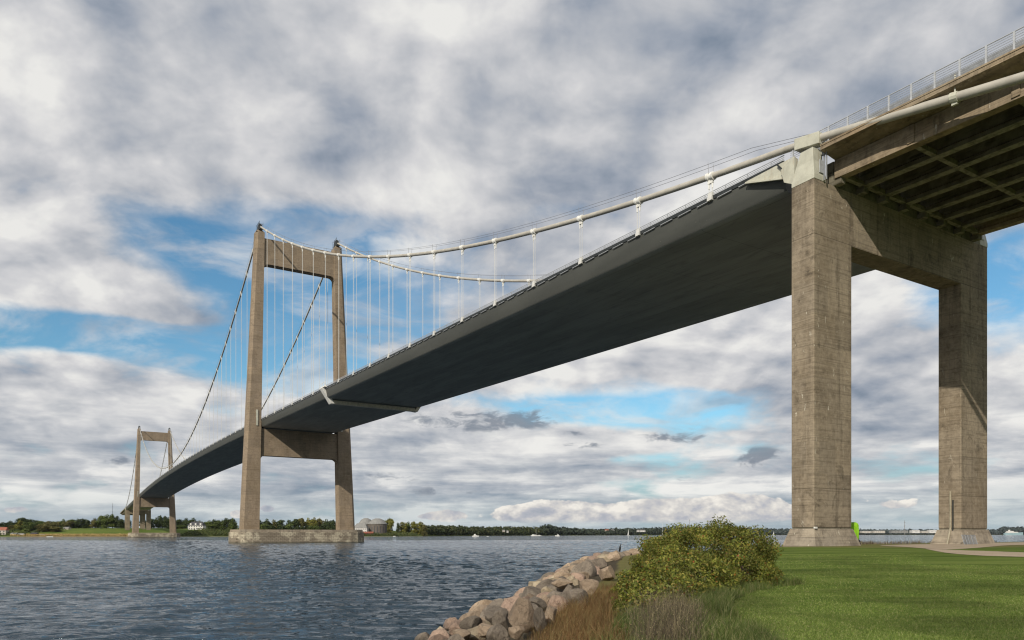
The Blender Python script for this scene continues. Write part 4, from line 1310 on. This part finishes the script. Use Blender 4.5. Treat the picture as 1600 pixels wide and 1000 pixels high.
# distant woods that read as one mass
def wood(name, label, px0, px1, tops, dY, tone_mat, rows=3, step=7.0, card=1.7, per=60):
    """crowns along the shore between two photo columns; tops: (px, row) outline"""
    tops = np.array(tops); Ps, Ns = [], []
    px = px0
    while px < px1:
        # depth of the shore in this direction
        lo, hi = 300.0, 6000.0
        for _ in range(40):
            mid = (lo + hi) / 2
            if mid < fs_y(at(px, mid)): lo = mid
            else: hi = mid
        for r_ in range(rows):
            Y = lo + dY * (.4 + r_ * .8) + nr.uniform(-.2, .2) * dY; x = at(px + nr.uniform(-1, 1), Y); z = fz1(x, Y)
            top = hz(np.interp(px, tops[:, 0], tops[:, 1]) + nr.uniform(-.3, 1.4) + (rows - 1 - r_) * 1.3, Y)
            h = max(top - z, 4); w = step * lo / FPX * nr.uniform(.75, 1.15)
            m = per; v = nr.normal(0, 1, (m, 3)); v /= np.linalg.norm(v, axis=1)[:, None]
            Ps.append(np.array([x, Y, z + h * .5]) + v * np.array([w * .62, w * .62, h * .5]) * nr.uniform(.75, 1.03, (m, 1))); Ns.append(v)
        px += step * nr.uniform(.45, .75)
    P = np.concatenate(Ps); N_ = np.concatenate(Ns)
    V, F = leaf_cards(P, N_, card, .8, .5)
    o = np_mesh(name, V, F, tone_mat); tag(o, label, 'woodland', kind='stuff'); return o
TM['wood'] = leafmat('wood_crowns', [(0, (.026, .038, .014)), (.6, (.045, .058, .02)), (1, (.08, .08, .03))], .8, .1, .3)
TM['farwood'] = leafmat('far_haze_tinted_crowns', [(0, (.026, .038, .026)), (.6, (.042, .055, .036)), (1, (.06, .07, .045))], .8, .1, .25)  # a little blue of distance haze mixed into the crown colour
TM['hazewood'] = leafmat('distant_haze_tinted_crowns', [(0, (.04, .056, .055)), (.6, (.056, .072, .066)), (1, (.075, .09, .08))], .8, .1, .2)  # haze of distance painted into the crowns as a bluish tint
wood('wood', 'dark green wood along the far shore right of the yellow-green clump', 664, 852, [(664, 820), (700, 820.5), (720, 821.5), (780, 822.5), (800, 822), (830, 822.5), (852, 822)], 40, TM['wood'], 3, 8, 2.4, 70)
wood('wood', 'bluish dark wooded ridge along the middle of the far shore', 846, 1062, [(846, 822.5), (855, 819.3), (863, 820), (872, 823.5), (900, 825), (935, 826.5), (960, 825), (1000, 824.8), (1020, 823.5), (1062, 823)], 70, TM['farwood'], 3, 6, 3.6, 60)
wood('wood', 'low bluish wooded ridge behind the bush and near pier', 1058, 1640, [(1058, 823), (1120, 824), (1180, 825.5), (1240, 826), (1335, 826.5), (1400, 827), (1560, 827), (1566, 822), (1580, 822.5), (1640, 822)], 110, TM['hazewood'], 3, 5, 6, 46)

# ------------------------------------------------------------------ far buildings
M['wall_white'] = plain('white_render', (.6, .58, .54), .8, .06, .3)
M['roof_grey'] = plain('grey_roof', (.22, .215, .2), .8, .15, .4)
M['roof_dark'] = plain('dark_slate', (.06, .06, .065), .7, .2, .4)
M['roof_red'] = plain('red_tiles', (.3, .11, .07), .8, .2, .5)
M['brick'] = plain('brown_brick', (.125, .108, .09), .9, .25, .5)
M['pale_wall'] = plain('pale_wall', (.46, .42, .36), .8, .1, .3)
M['glass'] = plain('dark_glass', (.03, .035, .045), .2, .1)
M['rust'] = M['rust']
M['red_shed'] = plain('falu_red_boards', (.12, .03, .022), .8, .2, .6)
M['yellow_wall'] = plain('ochre_wall', (.5, .38, .2), .8, .1, .5)


def house(name, label, cat, px, wpx, Y, wall_px, roof_px, wm, rm, depth=8, win=(4, 2), dormers=0, ang=0, chim=0, base=None, hip=0):
    x = at(px, Y); z = (fz1(x, Y) if base is None else base) - .3; k = Y / FPX
    w, hw, hr = wpx * k, wall_px * k, roof_px * k
    e = empty(name, (x, Y, z), ang); tag(e, label, cat)
    MB().box(-w / 2, w / 2, -depth / 2, depth / 2, 0, hw).build('wall', wm, e)
    o = .4
    if hr > 0:
        q = hip * w
        mb = MB(); mb.add([(-w / 2 - o, -depth / 2 - o, hw + .01), (w / 2 + o, -depth / 2 - o, hw + .01), (w / 2 + o, depth / 2 + o, hw + .01), (-w / 2 - o, depth / 2 + o, hw + .01), (-w / 2 + q, 0, hw + hr), (w / 2 - q, 0, hw + hr)],
                          [(0, 1, 5, 4), (2, 3, 4, 5), (0, 4, 3), (1, 2, 5), (3, 2, 1, 0)])
        rf = mb.build('roof', rm, e)
        for i in range(chim): MB().box(-w * .2 + i * w * .35, -w * .2 + i * w * .35 + .8, -.4, .4, hw + hr * .6, hw + hr + 1.2).build('chimney', M['brick'], rf)
        for i in range(dormers):
            xx = -w / 2 + w * (i + .5) / dormers
            dm = MB().box(xx - 1.1, xx + 1.1, -depth / 2 + .3, -.4, hw + .2, hw + hr * .62).build('dormer', wm, rf)
    nx_, nz_ = win
    for a in range(nx_):
        for b in range(nz_):
            xx = -w / 2 + w * (a + .5) / nx_; zz = hw * (b + .3) / nz_; ww, hh = min(w / nx_ * .42, 1.6), hw / nz_ * .45
            MB().box(xx - ww / 2, xx + ww / 2, -depth / 2 - .06, -depth / 2 + .1, zz, zz + hh).build('window', M['glass'], e)
    return e


house('country_house', 'white country house with dark roof and dormers among trees right of the far pylon', 'house', 308, 23, 1045, 6.5, 6, M['wall_white'], M['roof_dark'], 11, (6, 2), 3, 0, 2, hip=.12)
house('quay_building', 'white three-storey building beside the round brick buildings on the shore', 'building', 564, 21, 1108, 11, 7.5, M['wall_white'], M['roof_grey'], 14, (7, 3), 0, 0, hip=.2)


def drum(label, px, rpx, Y, top_px, roof_px):
    x = at(px, Y); z = fz1(x, Y) - .3; k = Y / FPX; r = rpx * k; h = hz(top_px, Y) - z; hr = hz(roof_px, Y) - z
    e = empty('round_building', (x, Y, z)); tag(e, label, 'building', 'round brick buildings on the far shore')
    ring = lambda rr, zz: [(rr * math.cos(a), rr * math.sin(a), zz) for a in (2 * math.pi * i / 24 for i in range(24))]
    MB().loft([ring(r, 0), ring(r, h)]).build('wall', M['brick'], e)
    MB().loft([ring(r + .6, h), ring(r + .6, h + .5), ring(r * .62, h + (hr - h) * .75), ring(r * .25, hr), ring(.4, hr + .1)]).build('roof', M['roof_grey'], e)
    for i in range(10):
        a = -math.pi * (i + .5) / 10; c, s = math.cos(a), math.sin(a)
        MB().loft([[((r + q) * c - s * u_, (r + q) * s + c * u_, zz) for q, u_, zz in ((-.1, -.5, h * .2), (.06, -.5, h * .2), (.06, -.5, h * .8), (-.1, -.5, h * .8))] if False else
                   [((r + .08) * c - s * u_, (r + .08) * s + c * u_, zz) for u_, zz in ((-.5, h * .2), (.5, h * .2), (.5, h * .8), (-.5, h * .8))],
                   [((r - .1) * c - s * u_, (r - .1) * s + c * u_, zz) for u_, zz in ((-.5, h * .2), (.5, h * .2), (.5, h * .8), (-.5, h * .8))]]).build('window', M['roof_dark'], e)
drum('left round brick building with grey domed roof behind the white building', 572, 12, 1135, 819.5, 809.5)
drum('right and larger round brick building with grey domed roof on the shore', 590, 14.5, 1128, 819, 810)
house('shed', 'long low brick-red shed at the water below the round buildings', 'shed', 575, 17, 1098, 4.5, 1.5, M['red_shed'], M['roof_red'], 5, (3, 1))
house('cottage', 'pale cottage with red roof at the left edge of the photo', 'house', 3, 15, 935, 7, 5, M['pale_wall'], M['roof_red'], 9, (3, 2), 0, .2, 1)
house('boathouse', 'ochre boathouse on the far beach at left', 'shed', 23, 9, 925, 3.2, 2, M['yellow_wall'], M['roof_grey'], 6, (2, 1))
house('beach_shed', 'long white shed on the far beach beside the ochre boathouse', 'shed', 33, 11, 926, 3.2, 1, M['wall_white'], M['roof_grey'], 5, (3, 1))
house('red_shed', 'dark red wooden shed under trees on the far beach', 'shed', 54, 9, 930, 3, 1.8, M['red_shed'], M['roof_dark'], 5, (2, 1))
for px, lb in ((64.5, 'left of two small white beach huts under the olive tree'), (68.5, 'right of two small white beach huts under the olive tree')):
    tag(house('beach_hut', lb, 'hut', px, 2.6, 924, 2.2, .8, M['wall_white'], M['roof_grey'], 2.6, (1, 1)), group='beach huts on the far shore')
house('field_house', 'small pale house at the upper left corner of the green field', 'house', 105, 8, 1020, 2.6, 1.6, M['pale_wall'], M['roof_grey'], 7, (2, 1))
# villas scattered in the distant wood
VL = ['pale villa half hidden in the wood above the two motorboats', 'white house in the middle of the dark wood', 'pale house near the tree bump on the far shore', 'white villa on the wooded ridge left of the small sailboat', 'cream villa on the ridge just left of the small sailboat',
      'white villa on the ridge above the small sailboat', 'pale villa right of the small sailboat', 'long white house on the ridge left of the bush']
for (px, py, w, Y), lb in zip(((787, 829, 4, 1600), (793, 830, 3, 1600), (905, 829, 4, 2250), (914, 829, 3.5, 2300), (948, 828.5, 6, 2450), (957, 828.5, 5, 2450), (997, 829, 4, 2600), (1004, 829, 8, 2600)), VL):
    house('villa', lb, 'house', px, w, Y, 2, 1.4, M['wall_white'] if px not in (787, 905, 948) else M['pale_wall'], M['roof_grey'] if px != 948 else M['roof_red'], 8, (3, 1), base=hz(py + 2, Y))
# harbour town on the right, behind the piers
TOWN = [(1196, 12, 2.2, 'wall_white', 'low white warehouse at the water right of the bush'), (1222, 18, 2.6, 'pale_wall', 'long pale harbour shed left of the near pier'), (1352, 14, 3, 'pale_wall', 'low pale harbour block right of the lime flag'), (1372, 18, 3.4, 'pale_wall', 'beige harbour block left of the chimney'),
        (1404, 26, 3.6, 'roof_grey', 'long grey harbour hall at the foot of the chimney'), (1429, 12, 4.2, 'wall_white', 'white harbour silo block right of the chimney'), (1443, 10, 3.2, 'pale_wall', 'cream harbour block between the white ones'), (1456, 12, 4.4, 'wall_white', 'tall white harbour block beside the right pier leg')]
for px, w, h, mt, lb in TOWN:
    house('harbour_building', lb, 'building', px, w, 4350, h, .4, M[mt], M['roof_grey'], 30, (6, 1), base=hz(832.8, 4350))
def mast(name, label, px, top, Y, r, mat, cat='mast', base=1.0):
    x = at(px, Y); h = hz(top, Y) - base
    mb = MB().tube([(0, 0, 0), (0, 0, h * .55), (0, 0, h)], [r, r * .7, r * .45], 8)
    for k in (.3, .6, .85): mb.box(-r * 1.6, r * 1.6, -r * 1.6, r * 1.6, h * k, h * k + r * .8)
    o = mb.build(name, mat, loc=(x, Y, base)); tag(o, label, cat); return o
mast('chimney', 'tall thin grey chimney over the harbour between the pier legs', 1413.5, 813, 4400, 2.2, M['roof_grey'], 'chimney')
mast('radio_mast', 'thin dark mast above the round grove left of the far pylon', 176, 786, 1150, .35, M['darksteel'], base=18)
mast('radio_mast', 'thin grey mast on the ridge above the bush', 1077.5, 811, 3000, 1.0, M['roof_grey'], base=25)

# ------------------------------------------------------------------ boats
def hull(mb, L, B, H, n=8):
    secs = []
    for i in range(n + 1):
        k = i / n; b = B / 2 * (1 - max(0, (k - .45) / .55) ** 2.2) * (.86 + .14 * min(1, k * 4)); b = max(b, .03)
        sh = H * (1 + .35 * k * k); x = -L / 2 + L * k
        secs.append([(x, -b, sh), (x, -b * .8, -.05), (x, 0, -.3), (x, b * .8, -.05), (x, b, sh)])
    mb.loft(secs)
def motorboat(label, px, Y, L, ang, cabin=True, colour='white', fly=False):
    e = empty('motorboat', (at(px, Y), Y, 0), ang); tag(e, label, 'boat')
    mb = MB(); hull(mb, L, L * .3, L * .12); mb.build('hull', M[colour], e)
    if cabin:
        mb = MB(); b = L * .11; h0 = L * .12
        mb.loft([[(-L * .28, -b, h0), (L * .2, -b, h0), (L * .2, b, h0), (-L * .28, b, h0)], [(-L * .25, -b * .85, h0 + L * .15), (L * .05, -b * .85, h0 + L * .15), (L * .05, b * .85, h0 + L * .15), (-L * .25, b * .85, h0 + L * .15)]])
        if fly: mb.box(-L * .2, 0, -b * .6, b * .6, h0 + L * .151, h0 + L * .24); mb.tube([(-L * .05, 0, h0 + L * .2), (-L * .07, 0, h0 + L * .46)], .06, 6)
        cb = mb.build('cabin', M[colour], e)
        MB().box(-L * .2, L * .1, -b * .97, b * .97, h0 + L * .06, h0 + L * .11).build('window', M['glass'], cb)
    return e
def sailboat(label, px, Y, L, mast_h, ang, sail=False):
    e = empty('sailboat', (at(px, Y), Y, 0), ang); tag(e, label, 'boat')
    mb = MB(); hull(mb, L, L * .28, L * .1); mb.build('hull', M['white'], e)
    MB().tube([(L * .08, 0, 0), (L * .08, 0, mast_h)], [.13, .09], 6).build('mast', M['white'], e)
    MB().tube([(L * .07, 0, L * .22), (-L * .35, 0, L * .2)], .16, 6).build('boom', M['white'], e)
    if sail:
        f = MB(); f.loft([[(L * .05, y, L * .24), (-L * .34, y, L * .22), (L * .06, y, mast_h * .95)] for y in (-.03, .03)]); f.build('sail', M['white'], e)
    return e
motorboat('white motor cruiser with flybridge on the water right of the near pylon', 743, 1090, 10.4, .15, True, fly=True)
motorboat('tiny white dinghy just right of the white motor cruiser', 762, 1120, 3.4, 2.9, False)
motorboat('white motorboat with sloping cabin below the tree bump', 871, 1350, 9, math.pi + .1, True, fly=True)
motorboat('white boat hull laid up on the beach below the white shed', 78, 900, 7, .2, False)
motorboat('white motor yacht moored in front of the dark wood', 834, 1585, 13, .1, True)
motorboat('small white motorboat moored right of the moored yacht', 843, 1590, 8, .1, True)
motorboat('small white boat at the jetty below the round buildings', 616, 1080, 4, .1, True)
sailboat('sailboat with bare mast moored in front of the dark wood', 837, 1570, 12, hz(821, 1570), .1)
sailboat('small white sailboat under sail off the wooded ridge', 982, 2000, 10, hz(826, 2000), .4, True)
sailboat('sailboat with tall white mast just left of the bush', 1034.5, 900, 11, hz(817, 900), .6)
sailboat('small white sailboat right of the bush in front of the harbour', 1209, 2500, 12, hz(829.5, 2500), .3, True)
# cargo ferry by the right edge
e = empty('ship', (at(1584, 3900), 3900, 0), .05); tag(e, 'white ship with pale teal hull lying off the harbour at the right edge', 'ship')
M['teal'] = plain('teal_hull', (.3, .42, .44), .5, .1, .1)
mb = MB(); hull(mb, 105, 17, 11); mb.build('hull', M['teal'], e)
mb = MB(); mb.box(-42, 20, -7, 7, 11.2, 17); mb.box(-38, -5, -6, 6, 17.01, 22); mb.box(-30, -22, -2.5, 2.5, 22.01, 28); mb.build('superstructure', M['wall_white'], e)

# ------------------------------------------------------------------ sky
w = bpy.data.worlds.new('World'); sc.world = w; w.use_nodes = True
g = NG(w.node_tree)
out = g.n('ShaderNodeOutputWorld'); bg = g.n('ShaderNodeBackground'); g.t.links.new(bg.outputs[0], out.inputs[0])
LS, LT, LZ = .6, 1.0, -.70
LD = Vector((LT * CS - LS * SN, LT * SN + LS * CS, LZ)).normalized()      # the way the light travels
sun_el = math.asin(-LD.z); sun_az = math.atan2(-LD.x, -LD.y)
sky = g.n('ShaderNodeTexSky', sky_type='NISHITA'); sky.sun_disc = False; sky.sun_elevation = sun_el; sky.sun_rotation = sun_az % (2 * math.pi)
sky.altitude = 0; sky.air_density = 1.0; sky.dust_density = .6; sky.ozone_density = 2.0
d = g.n('ShaderNodeTexCoord').outputs['Generated']
dx, dy, dz = g.sep(d)
h = g.m('SQRT', g.add(g.mul(dx, dx), g.mul(dy, dy)))
v = g.m('DIVIDE', dz, g.m('MAXIMUM', h, .001))            # tangent of the elevation
az = g.m('ARCTAN2', dx, dy)


def AE(x, y):
    return math.atan((x - 800) / FPX), (HY - y) / math.hypot(FPX, x - 800)


def blob(x, y, sx, sy, amp, rot=0):
    """soft patch in azimuth and elevation: centre, half sizes, weight"""
    a0, v0 = AE(x, y); k = math.cos(a0)
    sx, sy = sx / FPX * k * k, sy / FPX * k
    u = g.sub(az, a0); q = g.sub(v, v0)
    if rot:
        c, s = math.cos(R(rot)), math.sin(R(rot))
        u, q = g.add(g.mul(u, c), g.mul(q, s)), g.sub(g.mul(q, c), g.mul(u, s))
    e = g.add(g.m('POWER', g.m('ABSOLUTE', g.m('DIVIDE', u, sx)), 2), g.m('POWER', g.m('ABSOLUTE', g.m('DIVIDE', q, sy)), 2))
    return g.mul(g.m('POWER', 2.718, g.mul(e, -1)), amp)


SKYV = 1.18
# openings and banks of the cloud sheet: photo column, row, half sizes, weight, tilt
GAPS = [(150, 520, 220, 22, -.16, 4), (60, 395, 40, 12, -.12), (330, 345, 250, 60, -.12), (800, 330, 120, 30, -.10), (90, 430, 60, 14, -.1), (420, 570, 120, 30, -.16), (300, 640, 120, 12, -.12),(120, 515, 260, 40, -.34, 8), (320, 405, 150, 55, -.28, -12), (460, 500, 90, 90, -.36), (610, 470, 150, 80, -.30), (260, 560, 220, 26, -.2), (60, 405, 110, 34, .16), (200, 470, 130, 20, .2, -16), (330, 500, 60, 14, .14), (130, 560, 120, 14, .12),
        (930, 645, 190, 26, -.38, -6), (1080, 622, 90, 22, -.22), (1120, 575, 130, 26, .12), (1575, 425, 60, 60, -.26), (1190, 700, 90, 20, -.15), (1000, 715, 60, 12, -.25), (110, 620, 260, 34, .2), (620, 690, 250, 50, .2),
        (550, 130, 700, 120, .2), (1200, 150, 500, 160, .3), (520, 350, 90, 30, -.08), (880, 320, 60, 20, -.12), (1430, 560, 90, 60, .15), (205, 255, 60, 40, -.05), (560, 215, 40, 20, -.06)]
LUM = [(40, 60, 100, 90, .36), (300, 175, 140, 60, .3, 10), (690, 30, 130, 50, .3), (660, 180, 80, 60, .2), (1080, 200, 110, 50, .02), (1160, 110, 200, 90, -.2), (1330, 60, 120, 70, -.02), (980, 80, 120, 90, -.16), (860, 130, 60, 40, .06), (250, 130, 60, 40, .06),
       (180, 100, 70, 90, -.28), (470, 240, 90, 40, -.28), (545, 180, 40, 60, -.3, 50), (400, 90, 70, 50, -.18), (130, 330, 130, 60, -.1), (1400, 140, 100, 60, -.06), (860, 260, 110, 50, -.14), (640, 290, 70, 50, .12), (60, 230, 90, 60, .06), (370, 300, 120, 30, -.16), (750, 300, 60, 60, .06), (500, 10, 60, 30, -.22)]
HEAPS = [(1120, 797, 70, 30, .46), (1195, 801, 60, 24, .37), (1020, 799, 70, 24, .40), (930, 802, 60, 20, .37), (860, 800, 50, 20, .37), (810, 805, 50, 14, .33), (705, 805, 46, 15, .40), (655, 808, 26, 9, .28), (30, 796, 52, 13, .40), (420, 795, 18, 9, .37), (372, 803, 16, 8, .32), (1290, 806, 40, 14, .24), (1400, 790, 60, 16, .22)]
SCRAPS = [(1185, 716, 42, 17, .62), (1068, 745, 20, 7, .52), (186, 719, 24, 8, .5), (810, 655, 80, 16, .42), (1050, 684, 70, 10, .42), (915, 695, 46, 7, .36), (900, 676, 26, 6, .32), (700, 660, 100, 18, .34), (690, 768, 70, 10, .3), (600, 745, 80, 10, .3)]

den = g.add(g.m('MAXIMUM', dz, 0), .30)
P0_ = g.vec(g.m('DIVIDE', dx, den), g.m('DIVIDE', dy, den), 0)
wn = g.n('ShaderNodeTexNoise'); g.put(wn.inputs['Vector'], P0_); wn.inputs['Scale'].default_value = 1.6; wn.inputs['Detail'].default_value = 3
wv = g.n('ShaderNodeVectorMath', operation='MULTIPLY_ADD'); g.put(wv.inputs[0], wn.outputs['Color']); wv.inputs[1].default_value = (.2, .2, 0); g.put(wv.inputs[2], P0_)
P = wv.outputs[0]


def cn(off, sc_, det, ro):
    return g.noise(g.map(P, (1, 1, 1), off), sc_, det, ro, 0)


TOSUN = (.035, .06, 0)                                     # step towards the sun, for the lit and shaded sides of the heaps
nA = cn((0, 0, 0), 2.3, 10, .55); nA2 = cn(tuple(-k for k in TOSUN), 2.3, 6, .5)
nB = cn((13.1, 4.2, 0), 5.2, 7, .52); nB2 = cn((13.1 - .025, 4.2 - .045, 0), 5.2, 4, .48)
nC = cn((3.1, 24.2, 0), 1.5, 4, .5)
n2 = nB
cover = g.add(.16, *[blob(*b) for b in GAPS])
dens = g.add(nA, g.mul(g.sub(nB, .5), .34), cover)
wsp = g.noise(g.map(P, (1, 1.5, 1), (31, 7, 0), (0, 0, .5)), 4.2, 8, .6, .5)
wisp = g.mul(g.ss(wsp, .40, .70), .62)
alpha = g.m('MAXIMUM', g.ss(dens, .38, .64), wisp)
thick = g.ss(dens, .5, .95)
lum = g.add(.65, g.mul(g.sub(nA, nA2), 2.8), g.mul(g.sub(nB, nB2), .8), g.mul(g.sub(nB, .5), .9), g.mul(g.sub(nC, .5), 1.9), g.mul(thick, -.10), *[blob(*b) for b in LUM])
CS_ = 1 / .1                                               # cloud radiance over the background strength
cr = g.ramp(lum, [(0, srgb(120, 134, 152)), (.25, srgb(154, 162, 175)), (.5, srgb(184, 187, 193)), (.75, srgb(210, 210, 212)), (1, srgb(234, 233, 230))])
# bands of low cloud near the horizon
st = g.noise(g.vec(g.add(g.mul(az, 5.0), g.mul(nB, .5)), g.mul(v, 40), 3.3), 1, 8, .6, .3)
lowmask = g.ss(v, .03, .22, 1, 0)
cr_low = g.ramp(g.add(.66, g.mul(g.sub(st, .5), 3.0), g.mul(g.sub(nB, .5), 1.2)), [(0, srgb(122, 138, 156)), (.3, srgb(156, 166, 178)), (.6, srgb(192, 196, 201)), (.85, srgb(225, 226, 225)), (1, srgb(243, 242, 238))])
cr = g.mix(g.mul(lowmask, .75), cr, cr_low)
# slate haze right above the horizon
hcol = g.mix(g.ss(v, .0, .05), srgb(166, 186, 198), srgb(124, 148, 170))
# heaped cumulus low over the strait
q1 = g.noise(g.vec(g.mul(az, 13), g.mul(v, 20), 7.7), 1, 7, .58, .15)
q1s = g.noise(g.vec(g.add(g.mul(az, 13), -.10), g.add(g.mul(v, 20), .16), 7.7), 1, 6, .55, .15)
env = g.add(*[blob(*b) for b in HEAPS])
hd = g.ss(g.add(g.mul(q1, .75), env), .60, .64)
hl = g.add(.68, g.mul(g.sub(q1, q1s), 3.6), g.mul(g.sub(v, .035), 7.0), g.mul(g.sub(q1, .5), .6))
hc = g.ramp(hl, [(0, srgb(158, 166, 178)), (.35, srgb(182, 184, 192)), (.65, srgb(212, 209, 206)), (1, srgb(244, 239, 230))])
# small dark scraps
scr = g.add(*[blob(*b) for b in SCRAPS])
sn_ = g.noise(g.vec(g.mul(az, 24), g.mul(v, 60), 1.7), 1, 7, .62, .5)
sd = g.mul(g.ss(g.add(g.mul(sn_, 2.6), scr), 1.5, 1.95), g.ss(scr, .08, .3))
skyc = g.n('ShaderNodeHueSaturation'); skyc.inputs['Saturation'].default_value = 1.12; skyc.inputs['Value'].default_value = SKYV
g.put(skyc.inputs['Color'], g.mix(1, sky.outputs[0], (.86, 1.06, 1.03), 'MULTIPLY')); skyc = skyc.outputs[0]
def S(c): 
    nd = g.n('ShaderNodeVectorMath', operation='SCALE'); g.put(nd.inputs[0], c); nd.inputs['Scale'].default_value = CS_; return nd.outputs[0]
haze_c = S(hcol)
c = g.mix(g.ss(v, .0, .16, .92, 0), skyc, haze_c)
c = g.mix(g.mul(alpha, g.ss(v, .0, .07, .45, 1)), c, S(cr))
c = g.mix(g.mul(hd, g.ss(v, .012, .022)), c, S(hc))
c = g.mix(g.mul(sd, .8), c, S(srgb(120, 130, 144)))
c = g.mix(g.ss(dz, -.02, .0, 1, 0), c, S(srgb(90, 100, 100)))
g.t.links.new(c, bg.inputs[0]); bg.inputs[1].default_value = .1

# ------------------------------------------------------------------ air
if HAZE > 0:
    hm = bpy.data.materials.new('haze'); hm.use_nodes = True; hg = NG(hm.node_tree)
    ho = hg.n('ShaderNodeOutputMaterial'); hv = hg.n('ShaderNodeVolumePrincipled')
    hv.inputs['Color'].default_value = (.80, .88, .96, 1); hv.inputs['Density'].default_value = HAZE; hv.inputs['Anisotropy'].default_value = .2
    hg.t.links.new(hv.outputs[0], ho.inputs['Volume'])
    tag(MB().box(-17600, 17600, -330, 12600, -4.3, 131).build('haze', hm), 'thin pale blue haze over the strait', 'haze', kind='stuff')

# ------------------------------------------------------------------ sun
sd_ = bpy.data.lights.new('sun', 'SUN'); sd_.energy = 4.0; sd_.angle = R(.5); sd_.color = (1, .93, .82)
so = bpy.data.objects.new('sun', sd_); COL.objects.link(so)
so.rotation_euler = LD.to_track_quat('-Z', 'Y').to_euler(); so.location = (0, -50, 120)

vs_ = sc.view_settings
vs_.view_transform = 'Standard'; vs_.look = 'None'; vs_.exposure = 0; vs_.gamma = 1
sc.render.engine = 'CYCLES'
sc.cycles.use_denoising = True; sc.cycles.denoiser = 'OPENIMAGEDENOISE'; sc.cycles.denoising_input_passes = 'RGB_ALBEDO_NORMAL'; sc.cycles.denoising_prefilter = 'ACCURATE'; sc.cycles.filter_width = 1.2
sc.cycles.max_bounces = 6; sc.cycles.diffuse_bounces = 3; sc.cycles.glossy_bounces = 3; sc.cycles.transmission_bounces = 3; sc.cycles.transparent_max_bounces = 6
sc.cycles.caustics_reflective = True; sc.cycles.blur_glossy = 1.0; sc.cycles.caustics_refractive = False
sc.cycles.sample_clamp_indirect = 6
